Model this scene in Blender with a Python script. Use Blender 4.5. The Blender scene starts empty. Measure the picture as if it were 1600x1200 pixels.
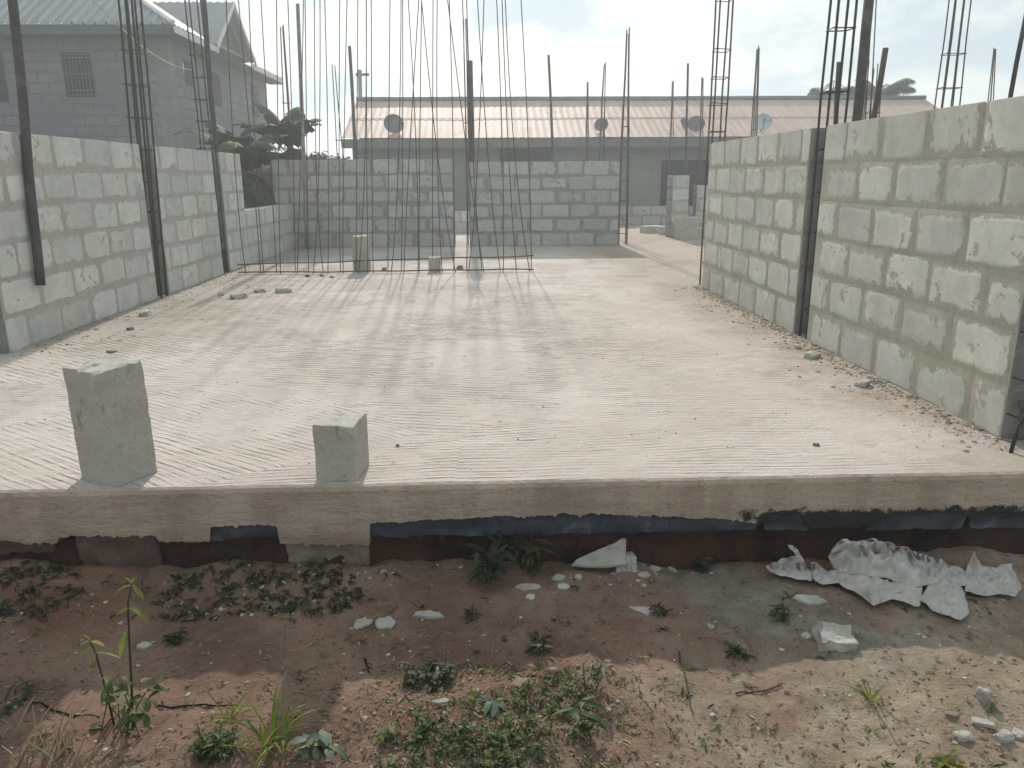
import bpy, bmesh, math, random
from mathutils import Vector, Matrix, noise
R0 = random.Random(7)
scn = bpy.context.scene
col = scn.collection
rad = math.radians
FLARE_HAZE = 0.006

# ------------------------------------------------------------------ camera
EYE = 1.17
TH, PH, RO = rad(15.06), rad(1.85), rad(0.35)
_h = Vector((math.sin(PH), math.cos(PH), 0)); _r = Vector((math.cos(PH), -math.sin(PH), 0))
CF = _h * math.cos(TH) + Vector((0, 0, -math.sin(TH))); _u = _h * math.sin(TH) + Vector((0, 0, math.cos(TH)))
CR = _r * math.cos(RO) - _u * math.sin(RO); CU = _r * math.sin(RO) + _u * math.cos(RO)
cd = bpy.data.cameras.new('camera'); cam = bpy.data.objects.new('camera', cd); col.objects.link(cam)
cd.sensor_width = 36; cd.lens = 27.0; cd.clip_end = 2000; cd.clip_start = 0.05
m = Matrix((CR, CU, -CF)).transposed().to_4x4(); m.translation = (0, 0, EYE); cam.matrix_world = m
scn.camera = cam
def ray(px, py): return CF + CR * ((px - 800) / 1200) - CU * ((py - 600) / 1200)
def PZ(px, py, z=0.0):
    d = ray(px, py); return Vector((0, 0, EYE)) + d * ((z - EYE) / d.z)
def PY(px, py, Y):
    d = ray(px, py); return Vector((0, 0, EYE)) + d * (Y / d.y)
def PX(px, py, X):
    d = ray(px, py); return Vector((0, 0, EYE)) + d * (X / d.x)

# ------------------------------------------------------------------ node helpers
class NT:
    def __init__(s, name, rough=0.9, spec=0.25):
        s.m = bpy.data.materials.new(name); s.m.use_nodes = True; s.t = s.m.node_tree; s.L = s.t.links
        s.b = s.t.nodes['Principled BSDF']; s.b.inputs['Roughness'].default_value = rough
        s.b.inputs['Specular IOR Level'].default_value = spec
        s.pos = s.t.nodes.new('ShaderNodeNewGeometry').outputs['Position']
    def put(s, sock, v):
        if hasattr(v, 'is_linked'): s.L.new(v, sock)
        elif isinstance(v, (tuple, list)) and len(v) == 3 and sock.type == 'RGBA': sock.default_value = (*v, 1)
        else: sock.default_value = v
    def math(s, op, a, b=0.0, c=None, clamp=False):
        n = s.t.nodes.new('ShaderNodeMath'); n.operation = op; n.use_clamp = clamp
        s.put(n.inputs[0], a); s.put(n.inputs[1], b)
        if c is not None: s.put(n.inputs[2], c)
        return n.outputs[0]
    def scale(s, v, xyz, off=(0, 0, 0), rot=(0, 0, 0)):
        n = s.t.nodes.new('ShaderNodeMapping'); s.put(n.inputs[0], v); n.inputs['Scale'].default_value = xyz
        n.inputs['Location'].default_value = off; n.inputs['Rotation'].default_value = rot; return n.outputs[0]
    def noise(s, sc, det=4, rough=0.55, vec=None, dist=0.0, colour=False):
        n = s.t.nodes.new('ShaderNodeTexNoise'); n.inputs['Scale'].default_value = sc; n.inputs['Detail'].default_value = det
        n.inputs['Roughness'].default_value = rough; n.inputs['Distortion'].default_value = dist
        s.put(n.inputs['Vector'], vec if vec is not None else s.pos); return n.outputs[1 if colour else 0]
    def ramp(s, v, a, b, lo=0.0, hi=1.0, smooth=True):
        n = s.t.nodes.new('ShaderNodeMapRange'); n.interpolation_type = 'SMOOTHSTEP' if smooth else 'LINEAR'
        s.put(n.inputs[0], v)
        for i, x in enumerate((a, b, lo, hi)): s.put(n.inputs[i + 1], x)
        return n.outputs[0]
    def mix(s, f, a, b, mode='MIX'):
        n = s.t.nodes.new('ShaderNodeMix'); n.data_type = 'RGBA'; n.blend_type = mode
        s.put(n.inputs[0], f); s.put(n.inputs[6], a); s.put(n.inputs[7], b); return n.outputs[2]
    def xyz(s, v=None):
        n = s.t.nodes.new('ShaderNodeSeparateXYZ'); s.put(n.inputs[0], v if v is not None else s.pos); return n.outputs
    def attr(s, name):
        n = s.t.nodes.new('ShaderNodeAttribute'); n.attribute_name = name; return n.outputs['Fac']
    def bump(s, h, strength=0.4, dist=0.01, nrm=None):
        n = s.t.nodes.new('ShaderNodeBump'); n.inputs['Strength'].default_value = strength; n.inputs['Distance'].default_value = dist
        s.put(n.inputs['Height'], h)
        if nrm is not None: s.put(n.inputs['Normal'], nrm)
        return n.outputs[0]
    def done(s, colr, nrm=None):
        s.put(s.b.inputs['Base Color'], colr)
        if nrm is not None: s.put(s.b.inputs['Normal'], nrm)
        return s.m
def simple(name, c, var=0.18, sc=6.0, bs=70.0, bump=0.35, bd=0.006, rough=0.9, spec=0.25, c2=None, c2s=3.0, c2t=(0.55, 0.68), tint=False, metal=0.0, trans=0.0):
    t = NT(name, rough, spec)
    f = t.noise(sc, 6, 0.65); g = t.noise(sc * 9, 4)
    lo = tuple(x * (1 - var) for x in c); hi = tuple(min(1, x * (1 + var)) for x in c)
    k = t.mix(t.ramp(f, 0.3, 0.7), lo, hi)
    k = t.mix(t.ramp(g, 0.35, 0.75, 0, 0.45), k, tuple(x * (1 - 1.6 * var) for x in c))
    if c2: k = t.mix(t.ramp(t.noise(c2s, 7, 0.68), c2t[0], c2t[1], 0, 0.85), k, c2)
    if tint:
        n = t.t.nodes.new('ShaderNodeAttribute'); n.attribute_name = 'tint'
        k = t.mix(1.0, k, n.outputs['Color'], 'MULTIPLY')
    t.b.inputs['Metallic'].default_value = metal
    if trans:
        t.b.inputs['Transmission Weight'].default_value = 0.0
    h = t.noise(bs, 5, 0.7)
    mt = t.done(k, t.bump(h, bump, bd))
    if trans:                                   # thin leaves let light through
        tr = t.t.nodes.new('ShaderNodeBsdfTranslucent'); t.put(tr.inputs[0], t.mix(1.0, k, (1.35, 1.4, 0.7), 'MULTIPLY'))
        ms = t.t.nodes.new('ShaderNodeMixShader'); ms.inputs[0].default_value = trans
        t.L.new(t.b.outputs[0], ms.inputs[1]); t.L.new(tr.outputs[0], ms.inputs[2])
        t.L.new(ms.outputs[0], t.t.nodes['Material Output'].inputs[0])
    return mt

# ------------------------------------------------------------------ object helpers
def tag(o, label=None, cat=None, group=None, kind=None):
    if label: o['label'] = label
    if cat: o['category'] = cat
    if group: o['group'] = group
    if kind: o['kind'] = kind
    return o
def thing(name, label, cat, loc=(0, 0, 0), group=None):
    o = bpy.data.objects.new(name, None); col.objects.link(o); o.location = loc; o.empty_display_size = 0.1
    return tag(o, label, cat, group)
class MB:
    def __init__(s): s.v = []; s.f = []; s.mi = []; s.t = []; s.ct = 1.0; s.e = {}
    def face(s, idx, mi=0): s.f.append(idx); s.mi.append(mi); s.t.append(s.ct)
    def box(s, lo, hi, mi=0):
        b = len(s.v); x0, y0, z0 = lo; x1, y1, z1 = hi
        s.v += [(x0, y0, z0), (x1, y0, z0), (x1, y1, z0), (x0, y1, z0), (x0, y0, z1), (x1, y0, z1), (x1, y1, z1), (x0, y1, z1)]
        for q in ((0, 3, 2, 1), (4, 5, 6, 7), (0, 1, 5, 4), (1, 2, 6, 5), (2, 3, 7, 6), (3, 0, 4, 7)): s.face([b + i for i in q], mi)
    def obox(s, o, ax, ay, az, mi=0):           # box from a corner and three edge vectors
        b = len(s.v); o, ax, ay, az = map(Vector, (o, ax, ay, az))
        for k in (Vector(), ax, ax + ay, ay): s.v.append(o + k)
        for k in (Vector(), ax, ax + ay, ay): s.v.append(o + k + az)
        for q in ((0, 3, 2, 1), (4, 5, 6, 7), (0, 1, 5, 4), (1, 2, 6, 5), (2, 3, 7, 6), (3, 0, 4, 7)): s.face([b + i for i in q], mi)
    def tube(s, pts, r, n=6, mi=0, r1=None):
        pts = [Vector(p) for p in pts]; rings = []
        for i, p in enumerate(pts):
            d = (pts[min(i + 1, len(pts) - 1)] - pts[max(i - 1, 0)]).normalized()
            a = d.cross(Vector((0.31, 0.87, 0.12)) if abs(d.z) > 0.5 else Vector((0, 0, 1))).normalized(); c = d.cross(a)
            k = r if r1 is None else r + (r1 - r) * i / (len(pts) - 1)
            b = len(s.v); rings.append(b)
            for j in range(n):
                an = 2 * math.pi * j / n; s.v.append(p + a * (k * math.cos(an)) + c * (k * math.sin(an)))
        for i in range(len(rings) - 1):
            for j in range(n):
                s.face([rings[i] + j, rings[i] + (j + 1) % n, rings[i + 1] + (j + 1) % n, rings[i + 1] + j], mi)
        s.face([rings[0] + j for j in range(n)][::-1], mi); s.face([rings[-1] + j for j in range(n)], mi)
    def grid(s, pts, mi=0):                      # rows of points
        b = len(s.v); nr, nc = len(pts), len(pts[0])
        for row in pts: s.v += [tuple(p) for p in row]
        for i in range(nr - 1):
            for j in range(nc - 1): s.face([b + i * nc + j, b + i * nc + j + 1, b + (i + 1) * nc + j + 1, b + (i + 1) * nc + j], mi)
    def build(s, name, mats, parent=None, smooth=False):
        me = bpy.data.meshes.new(name); me.from_pydata([tuple(p) for p in s.v], [], s.f)
        for k in (mats if isinstance(mats, (list, tuple)) else [mats]): me.materials.append(k)
        me.polygons.foreach_set('material_index', s.mi)
        if any(x != 1.0 for x in s.t):
            a = me.color_attributes.new('tint', 'FLOAT_COLOR', 'CORNER'); i = 0
            for p, tv in zip(me.polygons, s.t):
                tc = tv if isinstance(tv, tuple) else (tv, tv, tv)
                for _ in p.loop_indices: a.data[i].color = (*tc, 1); i += 1
        if s.e:
            ea = me.attributes.new('edge', 'FLOAT', 'POINT'); ea.data.foreach_set('value', [s.e.get(i, 1.0) for i in range(len(s.v))])
        if smooth: me.polygons.foreach_set('use_smooth', [True] * len(me.polygons))
        me.update(); o = bpy.data.objects.new(name, me); col.objects.link(o)
        if parent:
            o.parent = parent; o.matrix_parent_inverse = Matrix.Translation(-Vector(parent.location))
        return o
def nz(x, y=0.0, z=0.0): return noise.noise(Vector((x, y, z)))

# ------------------------------------------------------------------ materials
CB = (0.40, 0.405, 0.375); CM = (0.315, 0.295, 0.25)
def mortar_cols(t, c, c2):
    k = t.mix(t.ramp(t.noise(4, 7, 0.7), 0.35, 0.65), c, c2)
    k = t.mix(t.ramp(t.noise(26, 6, 0.7), 0.5, 0.75, 0, 0.5), k, tuple(x * 0.66 for x in c))
    return t.mix(t.ramp(t.noise(13, 6, 0.7, dist=1), 0.56, 0.7, 0, 0.5), k, tuple(min(1, x * 1.25) for x in c))
def mortar_h(t): return t.math('ADD', t.math('MULTIPLY', t.noise(90, 5, 0.75), 0.7), t.math('MULTIPLY', t.noise(14, 6, 0.65), 2.0))
def block_mat(name, c, m1, m2):
    t = NT(name, 0.94, 0.18)
    f = t.noise(5, 6, 0.65); g = t.noise(38, 5, 0.6)
    k = t.mix(t.ramp(f, 0.3, 0.7), tuple(x * 0.88 for x in c), tuple(x * 1.1 for x in c))
    k = t.mix(t.ramp(g, 0.52, 0.72, 0, 0.3), k, tuple(x * 0.7 for x in c))
    n = t.t.nodes.new('ShaderNodeAttribute'); n.attribute_name = 'tint'
    k = t.mix(1.0, k, n.outputs['Color'], 'MULTIPLY')
    e = t.math('ADD', t.attr('edge'), t.math('MULTIPLY', t.math('SUBTRACT', t.noise(12, 8, 0.72, dist=0.4), 0.5), 1.9))
    e = t.math('SUBTRACT', e, t.ramp(t.noise(5.0, 8, 0.72, dist=0.6), 0.52, 0.66, 0, 0.6))     # smears of mortar across the faces
    fac = t.ramp(e, 0.50, 0.70)
    k = t.mix(fac, mortar_cols(t, m1, m2), k)
    hb = t.math('ADD', t.math('MULTIPLY', t.noise(160, 4, 0.7), 0.5), t.math('MULTIPLY', t.noise(18, 5, 0.6), 0.6))
    h = t.math('ADD', t.math('MULTIPLY', mortar_h(t), t.math('SUBTRACT', 1.0, fac)), t.math('MULTIPLY', t.math('ADD', hb, 1.15), fac))
    return t.done(k, t.bump(h, 0.7, 0.012))
def mortar_mat(name, c, c2):
    t = NT(name, 0.95, 0.15)
    return t.done(mortar_cols(t, c, c2), t.bump(mortar_h(t), 0.7, 0.012))
M = {}
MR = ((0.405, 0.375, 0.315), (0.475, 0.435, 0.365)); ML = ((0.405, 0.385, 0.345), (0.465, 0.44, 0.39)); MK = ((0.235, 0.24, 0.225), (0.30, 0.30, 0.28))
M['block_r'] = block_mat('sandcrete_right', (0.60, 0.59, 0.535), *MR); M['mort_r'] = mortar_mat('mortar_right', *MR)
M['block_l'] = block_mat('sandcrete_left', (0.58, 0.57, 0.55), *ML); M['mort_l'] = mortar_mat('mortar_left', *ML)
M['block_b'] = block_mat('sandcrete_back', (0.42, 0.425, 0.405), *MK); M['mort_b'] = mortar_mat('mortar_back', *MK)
M['wall_end_shade'] = mortar_mat('shaded_block_end', (0.20, 0.195, 0.18), (0.27, 0.26, 0.24))  # block ends coloured darker to carry the shade on them
def loose_mat():
    t = NT('loose_sandcrete', 0.92, 0.2)
    k = t.mix(t.ramp(t.noise(7, 6, 0.65), 0.3, 0.7), (0.44, 0.42, 0.375), (0.53, 0.51, 0.465))
    k = t.mix(t.ramp(t.noise(3.2, 7, 0.7, vec=t.scale(t.pos, (4, 4, 0.9)), dist=0.4), 0.57, 0.64, 0, 0.7), k, (0.27, 0.23, 0.19))
    k = t.mix(t.ramp(t.noise(120, 5, 0.8), 0.52, 0.62, 0, 0.5), k, (0.26, 0.24, 0.205))
    k = t.mix(t.ramp(t.noise(34, 6, 0.75), 0.60, 0.66, 0, 0.7), k, (0.19, 0.175, 0.15))
    return t.done(k, t.bump(t.math('ADD', t.noise(190, 5, 0.7), t.math('MULTIPLY', t.noise(34, 6, 0.75), 1.5)), 0.9, 0.007))
M['loose'] = loose_mat()
M['rebar'] = simple('rusty_steel', (0.10, 0.072, 0.058), 0.3, 14, 120, 0.5, 0.003, rough=0.75, spec=0.3, c2=(0.17, 0.085, 0.05), c2s=6)
M['rebar_dark'] = simple('dark_steel', (0.045, 0.043, 0.042), 0.3, 14, 120, 0.5, 0.003, rough=0.7, spec=0.3)
M['pole'] = simple('weathered_timber', (0.085, 0.08, 0.075), 0.3, 5, 60, 0.7, 0.01, c2=(0.13, 0.12, 0.105), c2s=4)
M['pole_pale'] = simple('pale_timber', (0.24, 0.225, 0.20), 0.3, 5, 60, 0.7, 0.01, c2=(0.10, 0.09, 0.08), c2s=3)
M['stone'] = simple('concrete_rubble', (0.42, 0.40, 0.36), 0.2, 14, 150, 0.7, 0.006, c2=(0.23, 0.17, 0.13), c2s=9)
M['stone_w'] = simple('pale_mortar_shard', (0.36, 0.34, 0.31), 0.18, 14, 150, 0.7, 0.006, c2=(0.27, 0.20, 0.155), c2s=12, c2t=(0.54, 0.66))
M['clod'] = simple('soil_clod', (0.20, 0.13, 0.095), 0.3, 14, 150, 0.8, 0.008)
M['rub_tan'] = simple('dusty_crumbs', (0.30, 0.255, 0.20), 0.2, 14, 150, 0.7, 0.006)
M['stone_b'] = simple('brown_stone', (0.22, 0.165, 0.125), 0.25, 14, 150, 0.7, 0.006)
M['patch_red'] = simple('soil_stained_plaster', (0.125, 0.085, 0.068), 0.25, 5, 60, 0.6, 0.012, c2=(0.09, 0.055, 0.045), c2s=4)
M['patch_grey'] = simple('dull_plaster', (0.24, 0.205, 0.165), 0.2, 5, 60, 0.6, 0.012, c2=(0.15, 0.11, 0.085), c2s=3)
M['membrane'] = simple('blue_black_sheet', (0.030, 0.040, 0.055), 0.35, 9, 60, 0.4, 0.008, rough=0.45, spec=0.45, c2=(0.12, 0.135, 0.15), c2s=9, c2t=(0.56, 0.72))
M['sack'] = simple('cement_sack_paper', (0.41, 0.39, 0.37), 0.12, 8, 90, 0.4, 0.004, rough=0.8, c2=(0.33, 0.28, 0.245), c2s=6, c2t=(0.56, 0.7))
M['sack_in'] = simple('cement_sack_dusty', (0.38, 0.375, 0.365), 0.15, 10, 90, 0.4, 0.004, c2=(0.25, 0.2, 0.17), c2s=6)
M['leaf'] = simple('weed_leaf', (0.075, 0.115, 0.035), 0.3, 22, 200, 0.2, 0.002, rough=0.6, trans=0.35, tint=True)
M['leaf_y'] = simple('yellow_green_leaf', (0.17, 0.20, 0.055), 0.3, 22, 200, 0.2, 0.002, rough=0.6, trans=0.45, tint=True)
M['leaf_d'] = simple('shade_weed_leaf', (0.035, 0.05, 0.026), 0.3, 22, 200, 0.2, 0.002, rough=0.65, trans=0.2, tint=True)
M['leaf_g'] = simple('grey_green_leaf', (0.13, 0.165, 0.115), 0.25, 22, 200, 0.2, 0.002, rough=0.6, trans=0.3, tint=True)
M['stem'] = simple('weed_stem', (0.055, 0.05, 0.035), 0.2, 20)
M['straw'] = simple('dry_straw', (0.36, 0.28, 0.185), 0.25, 20, tint=True)
M['litter'] = simple('leaf_litter', (0.17, 0.135, 0.085), 0.35, 30, tint=True)
M['banana'] = simple('banana_leaf', (0.040, 0.068, 0.028), 0.3, 4, 40, 0.2, 0.01, rough=0.75, spec=0.1, trans=0.12, tint=True)
M['banana_dry'] = simple('dry_banana_leaf', (0.06, 0.06, 0.045), 0.3, 6, 40, 0.3, 0.01, tint=True)
M['bstem'] = simple('banana_stem', (0.09, 0.10, 0.06), 0.3, 4, 30)
M['bush'] = simple('bush_leaf', (0.04, 0.06, 0.033), 0.3, 3, trans=0.2, tint=True)
M['palm'] = simple('palm_leaf', (0.03, 0.045, 0.026), 0.3, 3, trans=0.2, tint=True)
M['bark'] = simple('bark', (0.10, 0.085, 0.07), 0.3, 5)
M['render_grey'] = simple('cement_render', (0.25, 0.265, 0.245), 0.1, 1.2, 40, 0.3, 0.01, c2=(0.20, 0.21, 0.195), c2s=0.8)
M['dark'] = simple('unlit_opening', (0.03, 0.032, 0.034), 0.1, 3)
M['fascia'] = simple('fascia_board', (0.14, 0.155, 0.145), 0.2, 2, 30, 0.3, 0.01, c2=(0.2, 0.19, 0.17), c2s=1.5)
M['white_trim'] = simple('white_trim', (0.62, 0.63, 0.62), 0.1, 3)
M['grille'] = simple('grille_iron', (0.16, 0.175, 0.175), 0.1, 9, rough=0.6)
M['dish'] = simple('dish_pale', (0.42, 0.50, 0.52), 0.1, 5, rough=0.5)
M['dish_dark'] = simple('dish_drab', (0.13, 0.12, 0.115), 0.25, 8, rough=0.7)  # dark grey, tone varying at random
M['cable'] = simple('white_cable', (0.5, 0.5, 0.48), 0.1, 9)
M['plank'] = simple('brown_plank', (0.16, 0.125, 0.105), 0.3, 8, 60, 0.5, 0.006)
def roof_mat(name, c, c2, c3, axis):
    t = NT(name, 0.65, 0.35)
    v = t.scale(t.pos, (3.0, 0.35, 0.35) if axis == 'y' else (0.35, 3.0, 0.35))
    k = t.mix(t.ramp(t.noise(1.6, 6, 0.65, vec=v), 0.38, 0.62), c, c2)
    k = t.mix(t.ramp(t.noise(1.1, 7, 0.7), 0.57, 0.7, 0, 0.8), k, c3)
    k = t.mix(t.ramp(t.noise(0.25, 2, 0.5), 0.40, 0.62, 0, 0.5), k, c2)
    return t.done(k, t.bump(t.noise(30, 4), 0.2, 0.01))
M['roof_pink'] = roof_mat('faded_red_roof', (0.35, 0.24, 0.20), (0.43, 0.33, 0.28), (0.22, 0.145, 0.115), 'y')
M['roof_grey'] = roof_mat('grey_roof', (0.19, 0.20, 0.215), (0.23, 0.245, 0.26), (0.16, 0.165, 0.17), 'y')
M['roof_rib_lit'] = roof_mat('lit_roof_rib', (0.36, 0.375, 0.39), (0.42, 0.43, 0.44), (0.30, 0.30, 0.30), 'y')  # rib faces painted lighter, in place of light catching the ribs
M['roof_side'] = roof_mat('grey_brown_roof', (0.235, 0.215, 0.205), (0.29, 0.265, 0.255), (0.20, 0.18, 0.17), 'x')
def house_block():
    t = NT('house_blockwork', 0.95, 0.15)
    x, y, z = t.xyz()
    cm = t.t.nodes.new('ShaderNodeCombineXYZ'); t.put(cm.inputs[0], t.math('ADD', x, y)); t.put(cm.inputs[1], z)
    w = t.mix(0.04, cm.outputs[0], t.noise(2.5, 4, colour=True), 'ADD')
    b = t.t.nodes.new('ShaderNodeTexBrick'); t.put(b.inputs['Vector'], w); b.inputs['Scale'].default_value = 1.0
    b.inputs['Brick Width'].default_value = 0.48; b.inputs['Row Height'].default_value = 0.245; b.inputs['Mortar Size'].default_value = 0.028; b.inputs['Mortar Smooth'].default_value = 0.4
    t.put(b.inputs['Color1'], (0.23, 0.233, 0.238)); t.put(b.inputs['Color2'], (0.19, 0.193, 0.198)); t.put(b.inputs['Mortar'], (0.155, 0.158, 0.164))
    k = t.mix(t.ramp(t.noise(0.8, 6, 0.65), 0.40, 0.58, 0, 0.8), b.outputs[0], (0.172, 0.175, 0.18))
    return t.done(k, t.bump(b.outputs[1], 0.4, -0.02))
M['house_block'] = house_block()
M['house_render'] = simple('house_column_render', (0.21, 0.21, 0.21), 0.12, 2, 40, 0.3, 0.01)
M['shaded_eave'] = simple('shaded_eave', (0.07, 0.074, 0.082), 0.15, 2, 30, 0.3, 0.01)  # eave boards painted dark for the shade under the roof edge

def floor_mat():
    t = NT('screeded_concrete', 0.9, 0.25)
    x, y, z = t.xyz()
    w = t.noise(0.9, 4, colour=True); wp = t.mix(0.55, t.pos, w, 'ADD')
    # raked ridges: each patch of screed was raked along its own direction
    vo = t.t.nodes.new('ShaderNodeTexVoronoi'); vo.inputs['Scale'].default_value = 0.8; t.put(vo.inputs['Vector'], wp)
    sep = t.t.nodes.new('ShaderNodeSeparateColor'); t.put(sep.inputs[0], vo.outputs['Color'])
    cx, cy, _ = t.xyz(vo.outputs['Position'])
    fy = t.ramp(t.math('SUBTRACT', cy, t.math('MULTIPLY', cx, 0.35)), 3.0, 4.4, 0.0, 1.0)          # raked square to the wall near the edge, every way further in
    fx = t.ramp(cx, -0.6, 0.8, 1.0, 0.3)
    ang = t.math('ADD', 1.57, t.math('MULTIPLY', t.math('SUBTRACT', sep.outputs[0], 0.35), t.math('MULTIPLY', t.math('ADD', t.math('MULTIPLY', fy, 2.6), 0.22), fx)))
    wob = t.math('MULTIPLY', t.noise(1.3, 2), 0.07)
    u = t.math('ADD', t.math('ADD', t.math('MULTIPLY', t.math('SUBTRACT', x, cx), t.math('COSINE', ang)), t.math('MULTIPLY', t.math('SUBTRACT', y, cy), t.math('SINE', ang))), wob)
    rid = t.math('SINE', t.math('MULTIPLY', u, t.ramp(cy, 3.5, 5.0, 175.0, 120.0)))
    rid2 = t.math('SINE', t.math('MULTIPLY', t.math('ADD', u, t.math('MULTIPLY', t.noise(7, 3), 0.02)), 293.0))
    amp = t.math('MULTIPLY', t.ramp(t.noise(1.1, 6, 0.65, dist=0.5), 0.40, 0.56, 0.12, 1.0), t.ramp(x, 0.4, 1.9, 1.0, 0.35))
    dash = t.noise(1.0, 5, 0.7, vec=t.scale(t.pos, (4.5, 13.0, 1)))
    amp = t.math('MULTIPLY', amp, t.ramp(dash, 0.38, 0.60, 0.05, 1.0))
    amp = t.math('MULTIPLY', amp, t.ramp(t.noise(14, 4, 0.7), 0.3, 0.6, 0.3, 1.0))
    ridges = t.math('MULTIPLY', t.math('ADD', rid, t.math('MULTIPLY', rid2, 0.55)), t.math('MULTIPLY', amp, t.ramp(y, 3.4, 5.5, 1.0, 2.3)))
    k = t.mix(t.ramp(t.noise(0.7, 7, 0.65), 0.36, 0.64), (0.43, 0.385, 0.355), (0.515, 0.468, 0.438))
    k = t.mix(t.ramp(t.noise(6, 8, 0.72), 0.5, 0.72, 0, 0.55), k, (0.33, 0.30, 0.255))
    k = t.mix(t.ramp(t.noise(30, 6, 0.7), 0.55, 0.75, 0, 0.35), k, (0.27, 0.245, 0.21))
    k = t.mix(t.ramp(t.noise(2.3, 8, 0.75, dist=0.8), 0.58, 0.68, 0, 0.45), k, (0.32, 0.28, 0.235))
    k = t.mix(t.ramp(t.noise(3.1, 8, 0.75, dist=0.6), 0.60, 0.70, 0, 0.6), k, (0.60, 0.585, 0.56))
    k = t.mix(t.ramp(t.noise(1.0, 7, 0.75, vec=t.scale(t.pos, (9, 26, 1))), 0.58, 0.70, 0, 0.55), k, (0.29, 0.26, 0.22))
    k = t.mix(t.ramp(ridges, -1.4, -0.1, 0.55, 0.0), k, (0.27, 0.245, 0.205))
    # red soil trodden in along the right wall, grey builders' dust along the left one
    dr = t.math('ADD', t.math('ADD', x, t.math('MULTIPLY', y, 0.06)), t.math('MULTIPLY', t.math('SUBTRACT', t.noise(1.6, 7, 0.7), 0.5), 2.0))
    k = t.mix(t.ramp(dr, 1.75, 2.75, 0, 0.62), k, (0.275, 0.225, 0.17))
    d2 = t.math('MULTIPLY', t.ramp(dr, 1.9, 2.5), t.ramp(t.noise(1.2, 5, 0.7), 0.5, 0.62, 0, 0.5))
    k = t.mix(d2, k, (0.26, 0.165, 0.115))
    dl = t.math('ADD', x, t.math('MULTIPLY', t.math('SUBTRACT', t.noise(1.3, 7, 0.7), 0.5), 2.2))
    k = t.mix(t.math('MULTIPLY', t.ramp(dl, -1.8, -3.0, 0, 0.6), t.ramp(y, 4.6, 6.5)), k, (0.27, 0.25, 0.20))
    h = t.math('ADD', t.math('MULTIPLY', ridges, 0.50), t.math('ADD', t.math('MULTIPLY', t.noise(60, 6, 0.7), 0.75), t.math('MULTIPLY', t.noise(9, 6, 0.6), 1.7)))
    return t.done(k, t.bump(h, 0.75, 0.014))
M['floor'] = floor_mat()
def face_mat():
    t = NT('slab_edge_concrete', 0.93, 0.2)
    x, y, z = t.xyz()
    st = t.noise(2.2, 6, 0.65, vec=t.scale(t.pos, (2.5, 1, 0.5)))
    k = t.mix(t.ramp(st, 0.36, 0.62), (0.35, 0.275, 0.22), (0.44, 0.36, 0.295))
    k = t.mix(t.ramp(t.noise(1.0, 5, 0.6), 0.46, 0.62, 0, 0.6), k, (0.28, 0.225, 0.175))
    dz = t.math('ADD', z, t.math('MULTIPLY', t.math('SUBTRACT', t.noise(5, 7, 0.7), 0.5), 0.18))
    k = t.mix(t.ramp(dz, -0.17, -0.25, 0, 0.6), k, (0.19, 0.125, 0.09))
    k = t.mix(t.ramp(t.noise(24, 6, 0.72), 0.54, 0.7, 0, 0.5), k, (0.16, 0.13, 0.105))
    tar = t.math('ADD', t.math('ADD', z, 0.142), t.math('MULTIPLY', t.math('SUBTRACT', t.noise(16, 8, 0.8), 0.5), 0.15))
    k = t.mix(t.math('MULTIPLY', t.ramp(tar, 0.004, -0.012), t.ramp(t.math('ADD', x, t.math('MULTIPLY', t.noise(9, 5), 0.6)), 1.3, 1.36)), k, (0.03, 0.029, 0.03))
    h = t.math('ADD', t.math('MULTIPLY', t.noise(70, 6, 0.7), 0.6), t.math('MULTIPLY', t.noise(8, 6, 0.65, vec=t.scale(t.pos, (1, 1, 2.5))), 2.0))
    return t.done(k, t.bump(h, 0.8, 0.012))
M['face'] = face_mat()
def found_mat():
    t = NT('soil_stained_footing', 0.95, 0.15)
    x, y, z = t.xyz()
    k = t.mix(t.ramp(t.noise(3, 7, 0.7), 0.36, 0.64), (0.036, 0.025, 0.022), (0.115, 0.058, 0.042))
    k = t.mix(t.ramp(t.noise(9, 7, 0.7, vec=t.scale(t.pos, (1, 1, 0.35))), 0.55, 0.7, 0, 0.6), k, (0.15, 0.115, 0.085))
    return t.done(k, t.bump(t.noise(22, 8, 0.75), 1.0, 0.05))
M['found'] = found_mat()
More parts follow.
